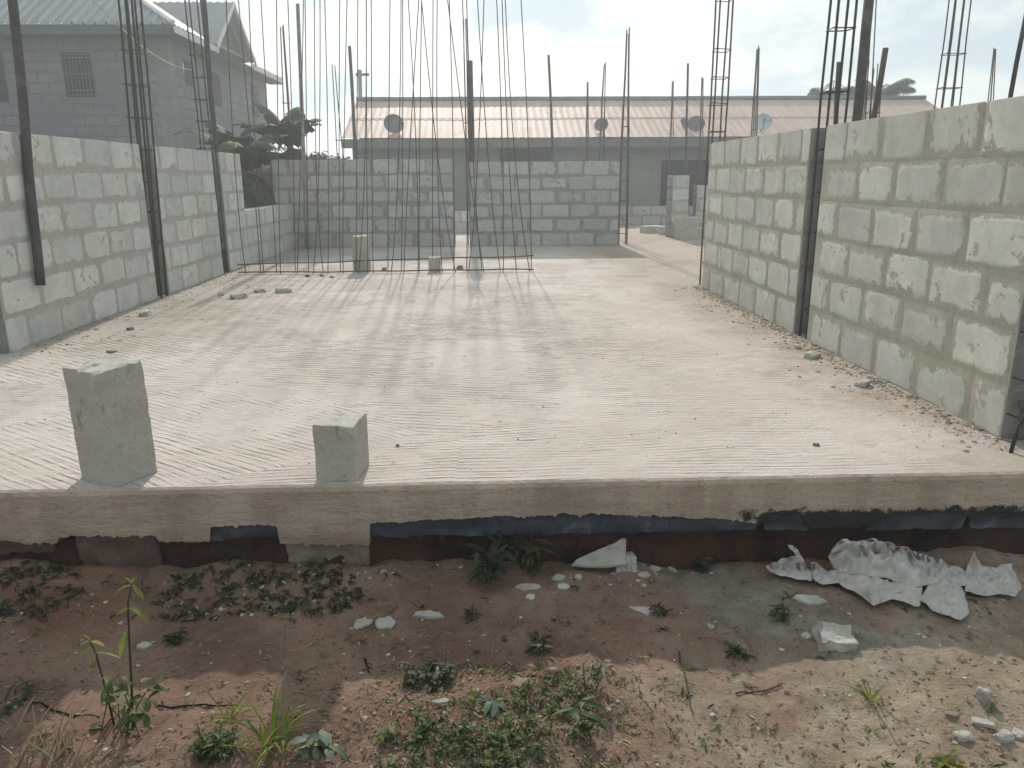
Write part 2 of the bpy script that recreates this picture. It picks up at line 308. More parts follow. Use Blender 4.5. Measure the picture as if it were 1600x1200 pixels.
def soil_mat():
    t = NT('laterite_soil', 0.96, 0.12)
    x, y, z = t.xyz()
    red = t.mix(t.ramp(t.noise(2.4, 8, 0.7), 0.34, 0.66), (0.21, 0.128, 0.095), (0.345, 0.23, 0.175))
    red = t.mix(t.ramp(t.noise(1.1, 5, 0.6), 0.52, 0.66, 0, 0.75), red, (0.26, 0.125, 0.08))
    tan = t.mix(t.ramp(t.noise(5, 8, 0.75), 0.34, 0.68), (0.30, 0.23, 0.17), (0.48, 0.40, 0.31))
    f = t.math('ADD', t.math('ADD', t.math('MULTIPLY', x, 0.55), t.math('MULTIPLY', t.math('SUBTRACT', 2.25, y), 0.65)), t.math('MULTIPLY', t.math('SUBTRACT', t.noise(2.0, 7, 0.68), 0.5), 2.6))
    k = t.mix(t.ramp(f, 0.15, 0.95), red, tan)
    # dried grey cement wash running down from the sacks
    g = t.math('ADD', t.math('ABSOLUTE', t.math('SUBTRACT', t.math('ADD', x, t.math('MULTIPLY', y, 0.75)), 2.93)), t.math('MULTIPLY', t.math('SUBTRACT', t.noise(3.2, 7, 0.7), 0.5), 0.9))
    k = t.mix(t.math('MULTIPLY', t.ramp(g, 0.40, 0.08, 0, 0.85), t.math('MULTIPLY', t.ramp(y, 2.05, 2.3), t.ramp(x, 0.4, 0.8))), k, t.mix(t.ramp(t.noise(9, 8, 0.75), 0.35, 0.65), (0.23, 0.205, 0.165), (0.38, 0.355, 0.31)))
    k = t.mix(t.ramp(t.noise(17, 8, 0.75), 0.54, 0.7, 0, 0.6), k, (0.075, 0.05, 0.038))
    k = t.mix(t.ramp(t.noise(45, 6, 0.7), 0.6, 0.72, 0, 0.6), k, (0.33, 0.27, 0.215))
    far = t.ramp(t.math('ADD', y, t.math('MULTIPLY', t.noise(0.2, 4), 4)), 6, 24)
    k = t.mix(far, k, (0.13, 0.125, 0.075))
    h = t.math('ADD', t.math('MULTIPLY', t.noise(85, 6, 0.75), 0.8), t.math('MULTIPLY', t.noise(15, 8, 0.72), 2.6))
    return t.done(k, t.bump(h, 0.9, 0.022))
M['soil'] = soil_mat()

# ------------------------------------------------------------------ ground
def gz(x, y):
    a = max(0.0, min(1.0, 1.0 - (max(abs(x) - 3, 0) + max(y - 3, 0, 0.4 - y)) / 3))
    z = 0.055 * nz(x * 1.1 + 3, y * 1.3) + 0.022 * nz(x * 4.1, y * 4.3, 3) + 0.014 * nz(x * 11, y * 12, 7) + 0.009 * nz(x * 27, y * 27, 9)
    z += max(0, 1 - abs(y - 2.84) / 0.34) * (0.022 + 0.05 * nz(x * 2.0, 4.0) + 0.03 * nz(x * 6.0, y * 6, 4.0) + 0.055 * max(0.0, min(1.0, (-0.3 - x) / 0.5)))
    return -0.405 + z * a
def spaced(lo, hi, step, far):
    xs = [lo + step * i for i in range(int((hi - lo) / step) + 1)]; s = step * 2; x = xs[-1]
    while x < far: x += s; s *= 1.5; xs.append(x)
    return xs
xr = spaced(0, 3.2, 0.025, 170); XS = [-x for x in reversed(xr[1:])] + xr
yr = spaced(0.6, 3.1, 0.025, 170); YS = [-100, -60, -12, -3, -0.8, 0.0, 0.35] + yr
mb = MB(); mb.grid([[(x, y, gz(x, y)) for x in XS] for y in YS])
tag(mb.build('ground', M['soil'], smooth=True), kind='structure')
def G(px, py):
    p = PZ(px, py, -0.4)
    for _ in range(6): p = PZ(px, py, gz(p.x, p.y))
    return p

# ------------------------------------------------------------------ concrete floor with its ragged front edge
def lerp_table(tb, x):
    if x <= tb[0][0]: return tb[0][1]
    for (a, b), (c, d) in zip(tb, tb[1:]):
        if x <= c: return b + (d - b) * (x - a) / (c - a)
    return tb[-1][1]
EDGE = [(0, 848), (70, 850), (74, 840), (222, 838), (228, 850), (306, 846), (309, 824), (412, 822), (414, 850), (555, 854), (557, 818), (640, 814), (780, 808), (900, 803), (1000, 806), (1120, 812), (1180, 818), (1200, 806), (1240, 804), (1262, 828), (1340, 826), (1370, 815), (1420, 804), (1500, 802), (1530, 812), (1600, 806)]
def edge_px(X): return (X + 1.898) / 0.002544
def zlow(X):
    px = edge_px(X); y = lerp_table(EDGE, px); top = 770 - px * 0.02
    return (top - y) * 0.00272 + 0.010 * nz(X * 9, 1.2) + 0.007 * nz(X * 28, 4.2) + 0.006 * nz(X * 75, 2.2) - 0.012 * max(0, nz(X * 40, 9.1) - 0.25) * 3
mb = MB(); n = 1800; rows = []
for i in range(n + 1):
    X = -3.56 + (7.0 + 3.56) * i / n
    e = 0.006 * nz(X * 3, 0, 5) + 0.003 * nz(X * 16, 2, 5); zb = zlow(X); e2 = 0.005 * nz(X * 22, 7, 1)
    rows.append([(X, 20.2, 0), (X, 2.90, 0), (X, 2.862 + e + e2, 0.000), (X, 2.846 + e + e2, -0.006 + 0.004 * nz(X * 30, 1)), (X, 2.838 + e, -0.022), (X, 2.836 + e, zb * 0.55), (X, 2.838 + e, zb), (X, 2.93, zb), (X, 20.2, zb)])
b = len(mb.v); nc = len(rows[0])
for r in rows: mb.v += r
for i in range(n):
    for j in range(nc - 1):
        mb.face([b + i * nc + j, b + (i + 1) * nc + j, b + (i + 1) * nc + j + 1, b + i * nc + j + 1], 0 if j < 2 else 1)
mb.face([b + j for j in range(nc)], 1); mb.face([b + n * nc + j for j in range(nc)][::-1], 1)
slab = tag(mb.build('concrete_floor', [M['floor'], M['face']]), kind='structure')
# footing below the slab, set back, with one paler block run
mb = MB(); rows = []
for k in range(13):
    z = -0.12 - 0.50 * k / 12
    rows.append([(-3.5 + 10.4 * i / 300, 2.89 + 0.04 * nz(i * 0.13, z * 8) + 0.024 * nz(i * 0.5, z * 25) - 0.07 * max(0, (-z - 0.3)), z) for i in range(301)])
mb.grid(rows)
tag(mb.build('footing', M['found'], slab, smooth=True))
slab['label'] = 'pale raked concrete floor slab of the unfinished house'
for (a, b_, y0, y1, mt) in ((92, 222, 832, 900, 'patch_red'), (418, 553, 846, 895, 'patch_grey'), (-60, 60, 846, 872, 'patch_red')):
    mb = MB(); rows = []; nn = 40
    for k in range(7):
        q = k / 6; row = []
        for i in range(nn + 1):
            px = a + (b_ - a) * i / nn; X = -1.898 + px * 0.002544 + 0.012 * nz(q * 3, a) * (1 if i in (0, nn) else 0); top = 770 - px * 0.02; py = y0 + (y1 - y0) * q
            row.append((X, 2.852 - 0.004 * q + 0.016 * nz(X * 9, q * 3, a) + 0.008 * nz(X * 30, q * 9, a) + 0.030 * q + (0.04 if i in (0, nn) else 0), (top - py) * 0.00272 + (0.035 * nz(X * 14, 3, a) + 0.015 * nz(X * 45, 3, a) if k == 6 else 0)))
        rows.append(row)
    mb.grid(rows); mb.build('plaster_patch', M[mt], slab, smooth=True)
# damp-proof sheet hanging under the edge
def sheet_strip(px0, px1, y0, y1, label):
    mb = MB(); n = max(8, int((px1 - px0) / 5)); rows = [[], [], [], [], []]
    for i in range(n + 1):
        px = px0 + (px1 - px0) * i / n; X = -1.898 + px * 0.002544; top = 770 - px * 0.02
        zt = zlow(X) + 0.02; f = i / n
        yb = y0 + (y1 - y0) * f
        zb = (top - yb) * 0.00272 + 0.010 * nz(X * 7, 3.3) + 0.008 * nz(X * 30, 5) + 0.006 * nz(X * 80, 5)
        if i in (0, n): zb = zt - 0.012
        for k in range(5):
            q = k / 4
            rows[k].append((X, 2.851 + 0.010 * nz(X * 6, q * 2, 2) + 0.007 * nz(X * 24, q * 6, 5) + 0.004 * nz(X * 60, q * 3, 8) - 0.006 * q, zt + (zb - zt) * q))
    mb.grid(rows)
    return tag(mb.build('plastic_membrane', M['membrane'], smooth=True), label, 'plastic sheet', 'dark plastic strips under the slab edge')
sheet_strip(306, 414, 845, 843, 'short dark blue plastic strip under the slab edge, left of the pale block run')
sheet_strip(552, 1178, 842, 832, 'longest blue black plastic strip hanging under the slab edge behind the green weeds')
sheet_strip(1183, 1275, 832, 830, 'small torn blue plastic scrap under the slab edge above the leftmost sack')
sheet_strip(1350, 1516, 832, 830, 'rounded dark blue plastic strip under the slab edge above the big torn sack')
sheet_strip(1520, 1650, 830, 828, 'dark plastic strip under the slab edge at the right picture border')

# ------------------------------------------------------------------ block walls
def plate(mb, O, U, V, N, cell, gaps, rng, proud, mi, amp=0.010, top=False):
    """one block face: an outer ring level with the mortar and an inner ring slightly proud of it"""
    u0, u1, v0, v1 = cell; gl, gr, gb, gt = gaps; w, h = u1 - u0, v1 - v0
    nu, nv = max(2, int(w / 0.035)), max(2, int(h / 0.035)); s = rng.random() * 90
    def outline(u0, u1, v0, v1, rc, amp):
        per = []
        def arc(cx, cy, a0):
            for k in range(4):
                a = a0 + math.pi / 2 * k / 3; per.append((cx + rc * math.cos(a), cy + rc * math.sin(a)))
        def seg(p, q, n):
            for k in range(1, n): per.append((p[0] + (q[0] - p[0]) * k / n, p[1] + (q[1] - p[1]) * k / n))
        arc(u1 - rc, v1 - rc, 0); seg((u1 - rc, v1), (u0 + rc, v1), nu); arc(u0 + rc, v1 - rc, math.pi / 2); seg((u0, v1 - rc), (u0, v0 + rc), nv)
        arc(u0 + rc, v0 + rc, math.pi); seg((u0 + rc, v0), (u1 - rc, v0), nu); arc(u1 - rc, v0 + rc, 1.5 * math.pi); seg((u1, v0 + rc), (u1, v1 - rc), nv)
        out = []
        for (u, v) in per:
            du = amp * (1.5 * nz(u * 6, v * 6, s) + 0.5 * nz(u * 24, v * 24, s)); dv = amp * (1.5 * nz(u * 6, v * 6, s + 30) + 0.5 * nz(u * 24, v * 24, s + 30))
            out.append((u + du, min(v + dv, v1) if top else v + dv))
        return out
    iw, ih = w - gl - gr, h - gb - gt
    if iw < 0.03 or ih < 0.03: return
    A = outline(u0, u1, v0, v1, min(0.012, w * 0.2, h * 0.2), 0.0)
    B = outline(u0 + gl, u1 - gr, v0 + gb, v1 - gt, min(0.06 * rng.random() + 0.012, iw * 0.35, ih * 0.35), amp)
    b = len(mb.v); n = len(A); cu, cv = (u0 + u1) / 2, (v0 + v1) / 2; tl, tw = (rng.random() - 0.5) * 0.004, (rng.random() - 0.5) * 0.004
    for (u, v) in A: mb.e[len(mb.v)] = 0.0; mb.v.append(O + U * u + V * v + N * 0.0008)
    for (u, v) in B: mb.v.append(O + U * u + V * v + N * (0.0012 + proud + tl * (u - cu) / w + tw * (v - cv) / h))
    q = 0.86 + 0.22 * rng.random(); mb.ct = (q, q * (0.995 + 0.01 * rng.random()), q * (0.975 + 0.04 * rng.random()))
    for i in range(n): mb.face([b + i, b + (i + 1) % n, b + n + (i + 1) % n, b + n + i], mi)
    mb.face([b + n + i for i in range(n)], mi); mb.ct = 1.0
def block_wall(label, p0, p1, nrm, mats, seed, h=1.5, t=0.225, courses=6, z0=0.0, hole=None, ends='', blk=0.47, back=False, loose=1.0, group=None, cat='wall', name='block_wall'):
    rng = random.Random(seed); p0, p1 = Vector((*p0, z0)), Vector((*p1, z0)); L = (p1 - p0).length; U = (p1 - p0).normalized(); V = Vector((0, 0, 1)); N = Vector((*nrm, 0))
    mb = MB(); ch = h / courses
    rects = [(0, L, 0, h)] if not hole else [(0, hole[0], 0, h), (hole[0], hole[1], 0, hole[2]), (hole[1], L, 0, h)]
    for (a, b, c, d) in rects: mb.obox(p0 + U * a + V * c - N * t, U * (b - a), N * t, V * (d - c - 0.006), 0)
    off0 = rng.random() * blk
    for side in ((N, 0.0),) + (((-N, t),) if back else ()):
        nn, o = side; O = p0 - N * o
        for k in range(courses):
            u = -off0 + (blk / 2 if k % 2 else 0) - blk + rng.random() * 0.03; v0, v1 = k * ch, (k + 1) * ch
            while u < L:
                w = blk + (rng.random() - 0.5) * 0.03
                for (a, b, c, d) in rects:
                    if v0 + 0.05 > d: continue
                    x0, x1 = max(u, a), min(u + w, b)
                    if x1 - x0 < 0.07: continue
                    topc = k == courses - 1 or (v1 + 0.02 > d)
                    rg = lambda: (0.020 + 0.050 * rng.random() ** 1.4) * loose
                    g4 = (0.012 if x0 == a else rg(), 0.012 if x1 == b else rg(), rg() if k else 0.008, 0.002 if topc else rg())
                    plate(mb, O, U, V, nn, (x0 + 0.001, x1 - 0.001, v0 + 0.001, min(v1, d) - (0.0 if topc else 0.001)), g4, rng, 0.0015 + 0.0035 * rng.random(), 1, top=topc)
                u += w
    E = []
    if 'a' in ends: E.append((p0, -U))
    if 'b' in ends: E.append((p1, U))
    for (P, nn) in E:                               # rough cut ends: mortar-caked courses, shade put into their darker colour
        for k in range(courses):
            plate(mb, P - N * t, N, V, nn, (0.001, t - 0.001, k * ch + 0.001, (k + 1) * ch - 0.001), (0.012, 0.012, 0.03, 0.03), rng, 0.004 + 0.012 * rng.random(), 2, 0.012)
    o = mb.build(name, mats)
    return tag(o, label, cat, group or 'block walls of the unfinished house', 'thing')
LX, RX, BY = -3.34, 2.345, 13.72
ml, mr, mk = [M['mort_l'], M['block_l'], M['wall_end_shade']], [M['mort_r'], M['block_r'], M['wall_end_shade']], [M['mort_b'], M['block_b'], M['wall_end_shade']]
block_wall('nearest pale block wall on the left, running behind the tall dark pole', (LX, 5.36), (LX, 7.88), (1, 0), ml, 12, ends='ab')
block_wall('pale block wall between the two left rebar columns, before the big house', (LX, 8.18), (LX, 9.92), (1, 0), ml, 13, ends='ab')
block_wall('left block wall length with an unfinished window gap showing banana leaves', (LX, 10.18), (LX, 13.72), (1, 0), ml, 14, hole=(0.86, 3.54, 0.75), ends='a')
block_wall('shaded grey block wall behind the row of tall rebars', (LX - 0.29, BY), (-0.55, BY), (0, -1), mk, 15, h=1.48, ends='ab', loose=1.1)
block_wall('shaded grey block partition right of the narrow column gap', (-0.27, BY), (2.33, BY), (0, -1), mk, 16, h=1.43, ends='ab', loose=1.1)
block_wall('right hand block wall nearest the camera, in front of the dark rebar column', (RX, 3.26), (RX, 5.46), (-1, 0), mr, 17, ends='ab', loose=1.25)
block_wall('right hand block wall beyond the dark rebar column, ending at the open passage', (RX, 5.71), (RX, 8.28), (-1, 0), mr, 18, ends='ab', loose=1.15)
block_wall('dark cross wall sliver past the right wall, behind the bent rebar corner cage', (2.60, 3.42), (5.2, 3.42), (0, -1), mr, 19, ends='a')
block_wall('dark cross wall sliver at the left picture border, beside the nearest left wall', (-6.0, 5.40), (-3.62, 5.40), (0, -1), ml, 20, ends='b')
block_wall('two course low block wall in front of the pink roofed house', (2.5, 19.35), (5.6, 19.3), (0, -1), mk, 21, h=0.46, courses=2)
block_wall('free standing pier of pale blocks behind the loose floor blocks', (3.62, 15.2), (3.94, 15.2), (0, -1), ml, 22, h=1.19, courses=5, t=0.45, ends='ab', blk=0.6, cat='pier', name='block_pier')
block_wall('pale block wall stub half hidden by the far end of the right wall', (4.16, 15.45), (5.6, 15.45), (0, -1), ml, 23, h=1.0, courses=4, ends='a')
block_wall('low block row seen through the narrow column gap', (-1.4, 17.2), (1.3, 17.2), (0, -1), ml, 24, h=0.46, courses=2)

# ------------------------------------------------------------------ loose blocks
def loose_block(label, c, size, rz, seed, mat=None, tilt=(0, 0), group='loose blocks standing on the slab', name='concrete_block', rough=1.0, notch=False):
    rng = random.Random(seed); bm = bmesh.new(); bmesh.ops.create_cube(bm, size=1.0)
    for v in bm.verts: v.co = Vector((v.co.x * size[0], v.co.y * size[1], (v.co.z + 0.5) * size[2]))
    bmesh.ops.bevel(bm, geom=list(bm.edges), offset=0.005, segments=2, affect='EDGES', profile=0.6)
    for _ in range(4): bmesh.ops.subdivide_edges(bm, edges=[e for e in bm.edges if e.calc_length() > 0.022], cuts=1, use_grid_fill=True)
    for v in bm.verts:
        p = v.co; s = seed * 3.1
        k = 0.0018 * nz(p.x * 9, p.y * 9, p.z * 9 + s) + 0.002 * nz(p.x * 30, p.y * 30, p.z * 30 + s)
        ex = min(size[0] / 2 - abs(p.x), size[1] / 2 - abs(p.y)); tp = size[2] - p.z
        edge = max(0, 0.03 - ex - min(tp, 0.03)) / 0.03
        d = Vector((p.x, p.y, 0)).normalized() if ex < 0.01 else Vector((0, 0, 0))
        v.co = p + d * k * rough * 1.6 - Vector((p.x, p.y, (p.z - size[2] / 2) * 1.2)) * edge * 0.09 * max(0, nz(p.x * 17, p.y * 17, p.z * 17 + s) - 0.12) * rough
        if p.z > size[2] * 0.97: v.co.z += (0.006 * nz(p.x * 14, p.y * 14, s) + 0.003 * nz(p.x * 40, p.y * 40, s)) * rough
        if notch and p.z > size[2] * 0.80:
            f = max(0, 1 - abs(p.x + size[0] * 0.12 + 0.2 * (p.y)) / 0.016)
            v.co.z -= f * 0.014 * (1 if p.y < 0 else 0.3)
            if p.y > -size[1] * 0.2 and p.z > size[2] * 0.97: v.co.z += 0.014 * (p.y / size[1] + 0.2)
    me = bpy.data.meshes.new(name); bm.to_mesh(me); bm.free(); me.materials.append(mat or M['loose'])
    o = bpy.data.objects.new(name, me); col.objects.link(o); o.location = c; o.rotation_euler = (tilt[0], tilt[1], rz)
    return tag(o, label, 'block', group)
loose_block('tall pale block standing on end near the front slab edge, chipped on top', (-1.515, 3.00, -0.002), (0.225, 0.19, 0.465), rad(-31), 3, notch=True, tilt=(0, rad(-1)))
loose_block('short half block standing alone on the front slab edge', (-0.60, 2.985, -0.002), (0.165, 0.19, 0.235), rad(-8), 5, rough=0.7)
loose_block('tall block standing upright in front of the rebar row', PZ(566, 424) + Vector((0, 0.02, -0.002)), (0.19, 0.15, 0.455), rad(-14), 6, notch=True)
loose_block('small cube shaped block on the floor in front of the rebar row', PZ(679, 425) + Vector((0, 0.05, -0.002)), (0.155, 0.15, 0.19), rad(4), 7)
gq = 'loose blocks stacked beyond the far end of the right wall'
loose_block('grey block lying on the floor at the foot of the pier, lowest of the stack', (3.87, 14.85, -0.002), (0.46, 0.20, 0.215), rad(-3), 8, group=gq)
loose_block('grey block resting on the lowest block at the foot of the pier', (3.86, 14.95, 0.212), (0.40, 0.20, 0.20), rad(2), 9, group=gq)
loose_block('grey block lying flat left of the pier, farther of the two', (3.58, 16.7, -0.002), (0.45, 0.3, 0.15), rad(20), 10, group=gq)
loose_block('small grey block left of the pier, nearer of the two', (3.72, 16.2, -0.002), (0.24, 0.2, 0.16), rad(-8), 11, group=gq)

# ------------------------------------------------------------------ rebar and poles
def line(a, b, n=2, wob=0.0, seed=0):
    a, b = Vector(a), Vector(b); out = []
    for i in range(n):
        f = i / (n - 1); w = wob * math.sin(math.pi * f)
        out.append(a.lerp(b, f) + Vector((w * nz(seed + f * 2.1, 1), w * nz(seed + f * 2.1, 5), 0)))
    return out
def cage(label, c, w, d, z0, z1, nb=4, conv=None, stir=(), r=0.007, lean=(0, 0), mat='rebar', group='column rebar cages', seed=1, hidden=0, name='rebar_cage'):
    rng = random.Random(seed); root = thing(name, label, 'rebar cage', (c[0], c[1], z0), group)
    per = []
    if nb == 2: per = [(-0.5, 0), (0.5, 0)]
    elif nb == 3: per = [(-0.5, -0.3), (0.5, -0.4), (0.1, 0.5)]
    elif nb == 4: per = [(-.5, -.5), (.5, -.5), (.5, .5), (-.5, .5)]
    else: per = [(-.5, -.5), (0.03, -.5), (.5, -.5), (.5, .5), (-0.05, .5), (-.5, .5)][:nb]
    for i, (a, b) in enumerate(per):
        pts = []
        for k in range(7):
            f = k / 6; z = z0 + (z1 - z0 * 1.0) * f
            q = 1.0 if conv is None else 1 + (conv - 1) * max(0, (f - 0.25) / 0.75)
            pts.append((c[0] + a * w * q + lean[0] * (z - z0) + 0.012 * nz(i * 7 + f * 3, seed), c[1] + b * d * q + lean[1] * (z - z0) + 0.012 * nz(i * 7 + f * 3, seed + 9), z + (rng.random() * 0.12 if k == 6 else 0)))
        mb = MB(); mb.tube(pts, r, 6); mb.build('bar', M[mat], root, True)
    for z in stir:
        f = (z - z0) / (z1 - z0); q = 1.0 if conv is None else 1 + (conv - 1) * max(0, (f - 0.25) / 0.75)
        x, y = c[0] + lean[0] * (z - z0), c[1] + lean[1] * (z - z0); a, b = w * 0.5 * q + r, max(d * 0.5 * q + r, 0.02); tl = 0.015 * (rng.random() - 0.5)
        mb = MB(); mb.tube([(x - a - 0.02, y - b - 0.005, z), (x - a, y - b, z), (x + a, y - b, z + tl), (x + a, y + b, z + tl * 2), (x - a, y + b, z + tl), (x - a, y - b, z + 0.008)], 0.0045, 5); mb.build('stirrup', M[mat], root)
    return root
def pole(label, base, top, r, mat='pole', cat='pole', group='poles rising around the unfinished house', name='timber_pole', n=7, r1=None, wob=0.03):
    mb = MB(); pts = line(base, top, 9, wob, base[0] * 3 + base[1]); mb.tube(pts, r, n, r1=r1 or r * 0.9)
    return tag(mb.build(name, M[mat], smooth=True), label, cat, group)

# the long row of wall starter bars
root = thing('rebar_row', 'row of tall thin rusty rebars tied by two ground bars across the slab', 'rebar row', (-1.3, 9.85, 0))
BARS = [(384, 349), (407, 366), (412, 384), (432, 402), (438, 431), (461, 447), (464, 476), (482, 476), (489, 499), (505, 492), (512, 505), (532, 532), (536, 546), (556, 560), (560, 572), (575, 572), (583, 580), (606, 611), (611, 627), (627, 629), (631, 661), (653, 634), (655, 661), (676, 677), (691, 684), (709, 700), (712, 652), (729, 720), (732, 760), (753, 727), (756, 684), (782, 740), (786, 771), (807, 782), (828, 787), (830, 810)]
for i, (xb, xt) in enumerate(BARS):
    rng = random.Random(i + 50); Yb = 9.88 + (0.14 if i % 2 else 0.0) + 0.03 * rng.random(); dY = (rng.random() - 0.5) * 0.25
    a = PY(xb, 424, Yb); a.z = -0.01; b = PY(xt, -60 - 90 * rng.random(), Yb + dY)
    mid = PY(xb + (xt - xb) * 0.45 + rng.uniform(-6, 6), 424 * 0.55, Yb + dY * 0.4)
    pts = []
    for k in range(11):
        f = k / 10; pts.append((a * (1 - f) ** 2 + (mid * 2 - (a + b) * 0.5) * 2 * f * (1 - f) + b * f * f))
    mb = MB(); mb.tube(pts, 0.0062, 6); mb.build('vertical_bar', M['rebar'], root, True)
for (yo, z0, z1, o) in ((9.86, 0.03, 0.03, 0), (10.03, 0.11, 0.19, 1)):
    a, b = PY(372, 424, yo), PY(834, 424, yo); pts = []
    for k in range(24):
        f = k / 23; p = a.lerp(b, f); pts.append((p.x, p.y + 0.01 * nz(f * 9, o), z0 + (z1 - z0) * f + 0.02 * nz(f * 5, o + 3)))
    mb = MB(); mb.tube(pts, 0.009, 6); mb.build('tie_bar', M['rebar'], root, True)

# columns in the left wall
pole('tall dark pole standing against the left wall, ending above the lowest blocks', PX(64, 446, LX + 0.05), PX(16, -40, LX + 0.04), 0.034, r1=0.033)
cage('thick bundle of rebars in the left wall gap, before the blurred house window', (LX - 0.06, 8.00, 0), 0.15, 0.14, 0, 3.2, 6, None, (0.25, 0.55, 0.85, 1.15, 1.45, 1.75, 2.05, 2.35), 0.0105, lean=(0.035, 0), seed=4, mat='rebar_dark')
cage('rebar cage in the second left wall gap, beside the grey house corner', (LX - 0.07, 10.03, 0), 0.13, 0.13, 0, 3.6, 4, None, (0.4, 0.8, 1.2, 1.6, 1.85, 2.1, 2.35, 2.6), 0.0085, seed=5, mat='rebar_dark')
pole('thin dark pole tied to the second left wall rebar cage', PX(354, 427, LX - 0.05), PX(316, -30, LX - 0.05), 0.034, 'pole')
# columns in the right wall
cage('dark rebar cage in the right wall column gap, tied with hoops high above the wall', (RX + 0.075, 5.56, 0), 0.12, 0.13, 0, 3.4, 6, None, (0.2, 0.5, 0.78, 1.05, 1.35, 1.72, 2.12, 2.5), 0.0085, seed=6, mat='rebar_dark')
cage('tall rebar cage at the far end of the right wall', (RX + 0.10, 8.42, 0), 0.13, 0.15, 0, 4.0, 4, None, (0.25, 0.7, 1.3, 1.62, 1.9, 2.15, 2.42, 2.9), 0.009, seed=7)
# corner cage by the picture's right edge, its bars bent out
root = thing('rebar_cage', 'bent dark corner rebar cage at the right picture edge, against the wall end', 'rebar cage', (2.46, 3.2, 0), 'column rebar cages')
for i, (dx, dy, bx) in enumerate(((0.05, -0.07, -0.10), (0.19, -0.07, -0.02), (0.05, 0.08, 0.0), (0.19, 0.08, 0.0))):
    mb = MB(); x, y = RX + dx - 0.03, 3.19 + dy; mb.tube([(x + bx, y - 0.05 if bx else y, -0.01), (x + bx * 0.5, y, 0.10), (x, y, 0.22), (x + 0.005, y, 0.9), (x, y, 1.6), (x + 0.01, y, 2.5)], 0.009, 6); mb.build('bar', M['rebar_dark'], root, True)
for z in (0.12, 0.29, 0.5, 0.75, 1.0, 1.3):
    x0, x1, y0, y1 = RX + 0.01, RX + 0.17, 3.11, 3.28
    mb = MB(); mb.tube([(x0 - 0.02, y0, z), (x1, y0, z + 0.005), (x1, y1, z), (x0, y1, z), (x0, y0, z + 0.006)], 0.0045, 5); mb.build('stirrup', M['rebar_dark'], root)
mb = MB(); p = PZ(1585, 690); mb.obox((p.x + 0.03, p.y + 0.02, 0.005), (0.26, -0.03, 0.015), (0.03, 0.16, 0), (0.0, 0.02, 0.14)); mb.obox((p.x + 0.01, p.y + 0.0, 0.16), (0.3, -0.035, 0.01), (0.03, 0.20, 0.0), (0, 0, 0.022))
tag(mb.build('formwork_box', M['plank']), 'small brown wooden form at the foot of the bent corner cage', 'form box')
mb = MB(); mb.tube(line((p.x + 0.01, p.y - 0.09, 0.004), (p.x + 0.09, p.y + 0.0, 0.13), 5), 0.008, 6)
tag(mb.build('wooden_stick', M['plank']), 'short stick leaning on the brown wooden form', 'stick')

# poles and cages beyond the walls
def far_pole(label, pb, pt, Y, r, mat='pole', z=0.0, **k):
    a, b = PY(*pb, Y), PY(*pt, Y); d = (b - a) / (b.z - a.z); a = a + d * (z - a.z)
    return pole(label, a, b, r, mat, **k)
far_pole('pale timber pole leaning in the back left corner behind the rebar row', (480, 382), (465, 6), 13.45, 0.034, 'pole_pale', r1=0.03)
far_pole('timber pole rising behind the back wall near the left roof corner', (556, 235), (546, 72), 16, 0.036)
far_pole('thick timber post with a split top standing in the narrow column gap', (739, 330), (734, 95), 13.95, 0.058, n=8)
far_pole('single thin post before the middle of the pink roof', (863, 215), (857, 86), 17, 0.03)
far_pole('thin post between the two dark dishes and the right wall', (1073, 215), (1075, 99), 17, 0.026)
far_pole('tallest thick pole rising behind the right wall, cut off by the picture top', (1339, 190), (1361, -30), 6.6, 0.044, z=0.0)
far_pole('short slanting pole beside the thick pole behind the right wall', (1366, 182), (1384, 75), 7.6, 0.03)
far_pole('short dark stub pole just behind the hooped rebar cage', (1306, 192), (1311, 97), 7.4, 0.024)
far_pole('thin rod crossing the top of the right wall near the picture edge', (1580, 150), (1604, 20), 4.6, 0.014)
def far_cage(label, pb, pt, Y, wpx, nb=2, conv=0.25, st=(), r=0.009, z0=0.0, seed=2, d=0.15, mat='rebar'):
    a, b = PY(*pb, Y), PY(*pt, Y); ln = (b.x - a.x) / (b.z - a.z); w = wpx * Y / 1240
    return cage(label, (a.x + ln * (z0 - a.z), Y), w, d, z0, b.z, nb, conv, st, r, (ln, 0), mat, 'rebar cages standing beyond the walls', seed)
far_cage('slim rebar cage pinched at its top, above the banana plant', (448, 165), (441, 45), 15, 14, 3, 0.3, (2.2, 2.5), 0.012, -0.4, 3)
far_cage('slim open rebar pair left of the pink roof corner', (530, 225), (521, 103), 16, 10, 2, 0.4, (1.9,), 0.011, 0.0, 4)
far_cage('rebar pair rising behind the thick split topped post', (731, 215), (727, 38), 14.3, 6, 3, 0.8, (1.7, 2.1), 0.010, 0.0, 5)
far_cage('short rebar cage before the pink roof, left of the middle dark dish', (917, 240), (918, 136), 17, 7, 3, 0.2, (0.5, 1.2), 0.010, 0.0, 6)
far_cage('rebar cage pinched to a point above the middle dark dish', (940, 240), (945, 103), 17, 9, 4, 0.2, (0.5, 1.2), 0.010, 0.0, 7)
far_cage('tall rebar cage at the free end of the back partition', (972, 384), (981, 55), 13.8, 13, 4, 0.25, (0.2, 0.45, 0.75, 1.1, 1.5, 1.75, 2.0), 0.011, 0.0, 8)
far_cage('short rebar cage above the house doorway, left of the thin post', (1049, 215), (1051, 130), 18, 7, 3, 0.3, (1.9, 2.1), 0.010, 0.0, 9)
far_cage('short rebar cage just left of the tall cage on the right wall end', (1095, 215), (1097, 126), 18, 6, 3, 0.3, (2.0,), 0.012, 0.0, 10)
far_cage('rebar cage in front of the pale blue dish', (1178, 212), (1184, 82), 14, 9, 4, 0.25, (1.7, 1.95), 0.010, 0.0, 11)
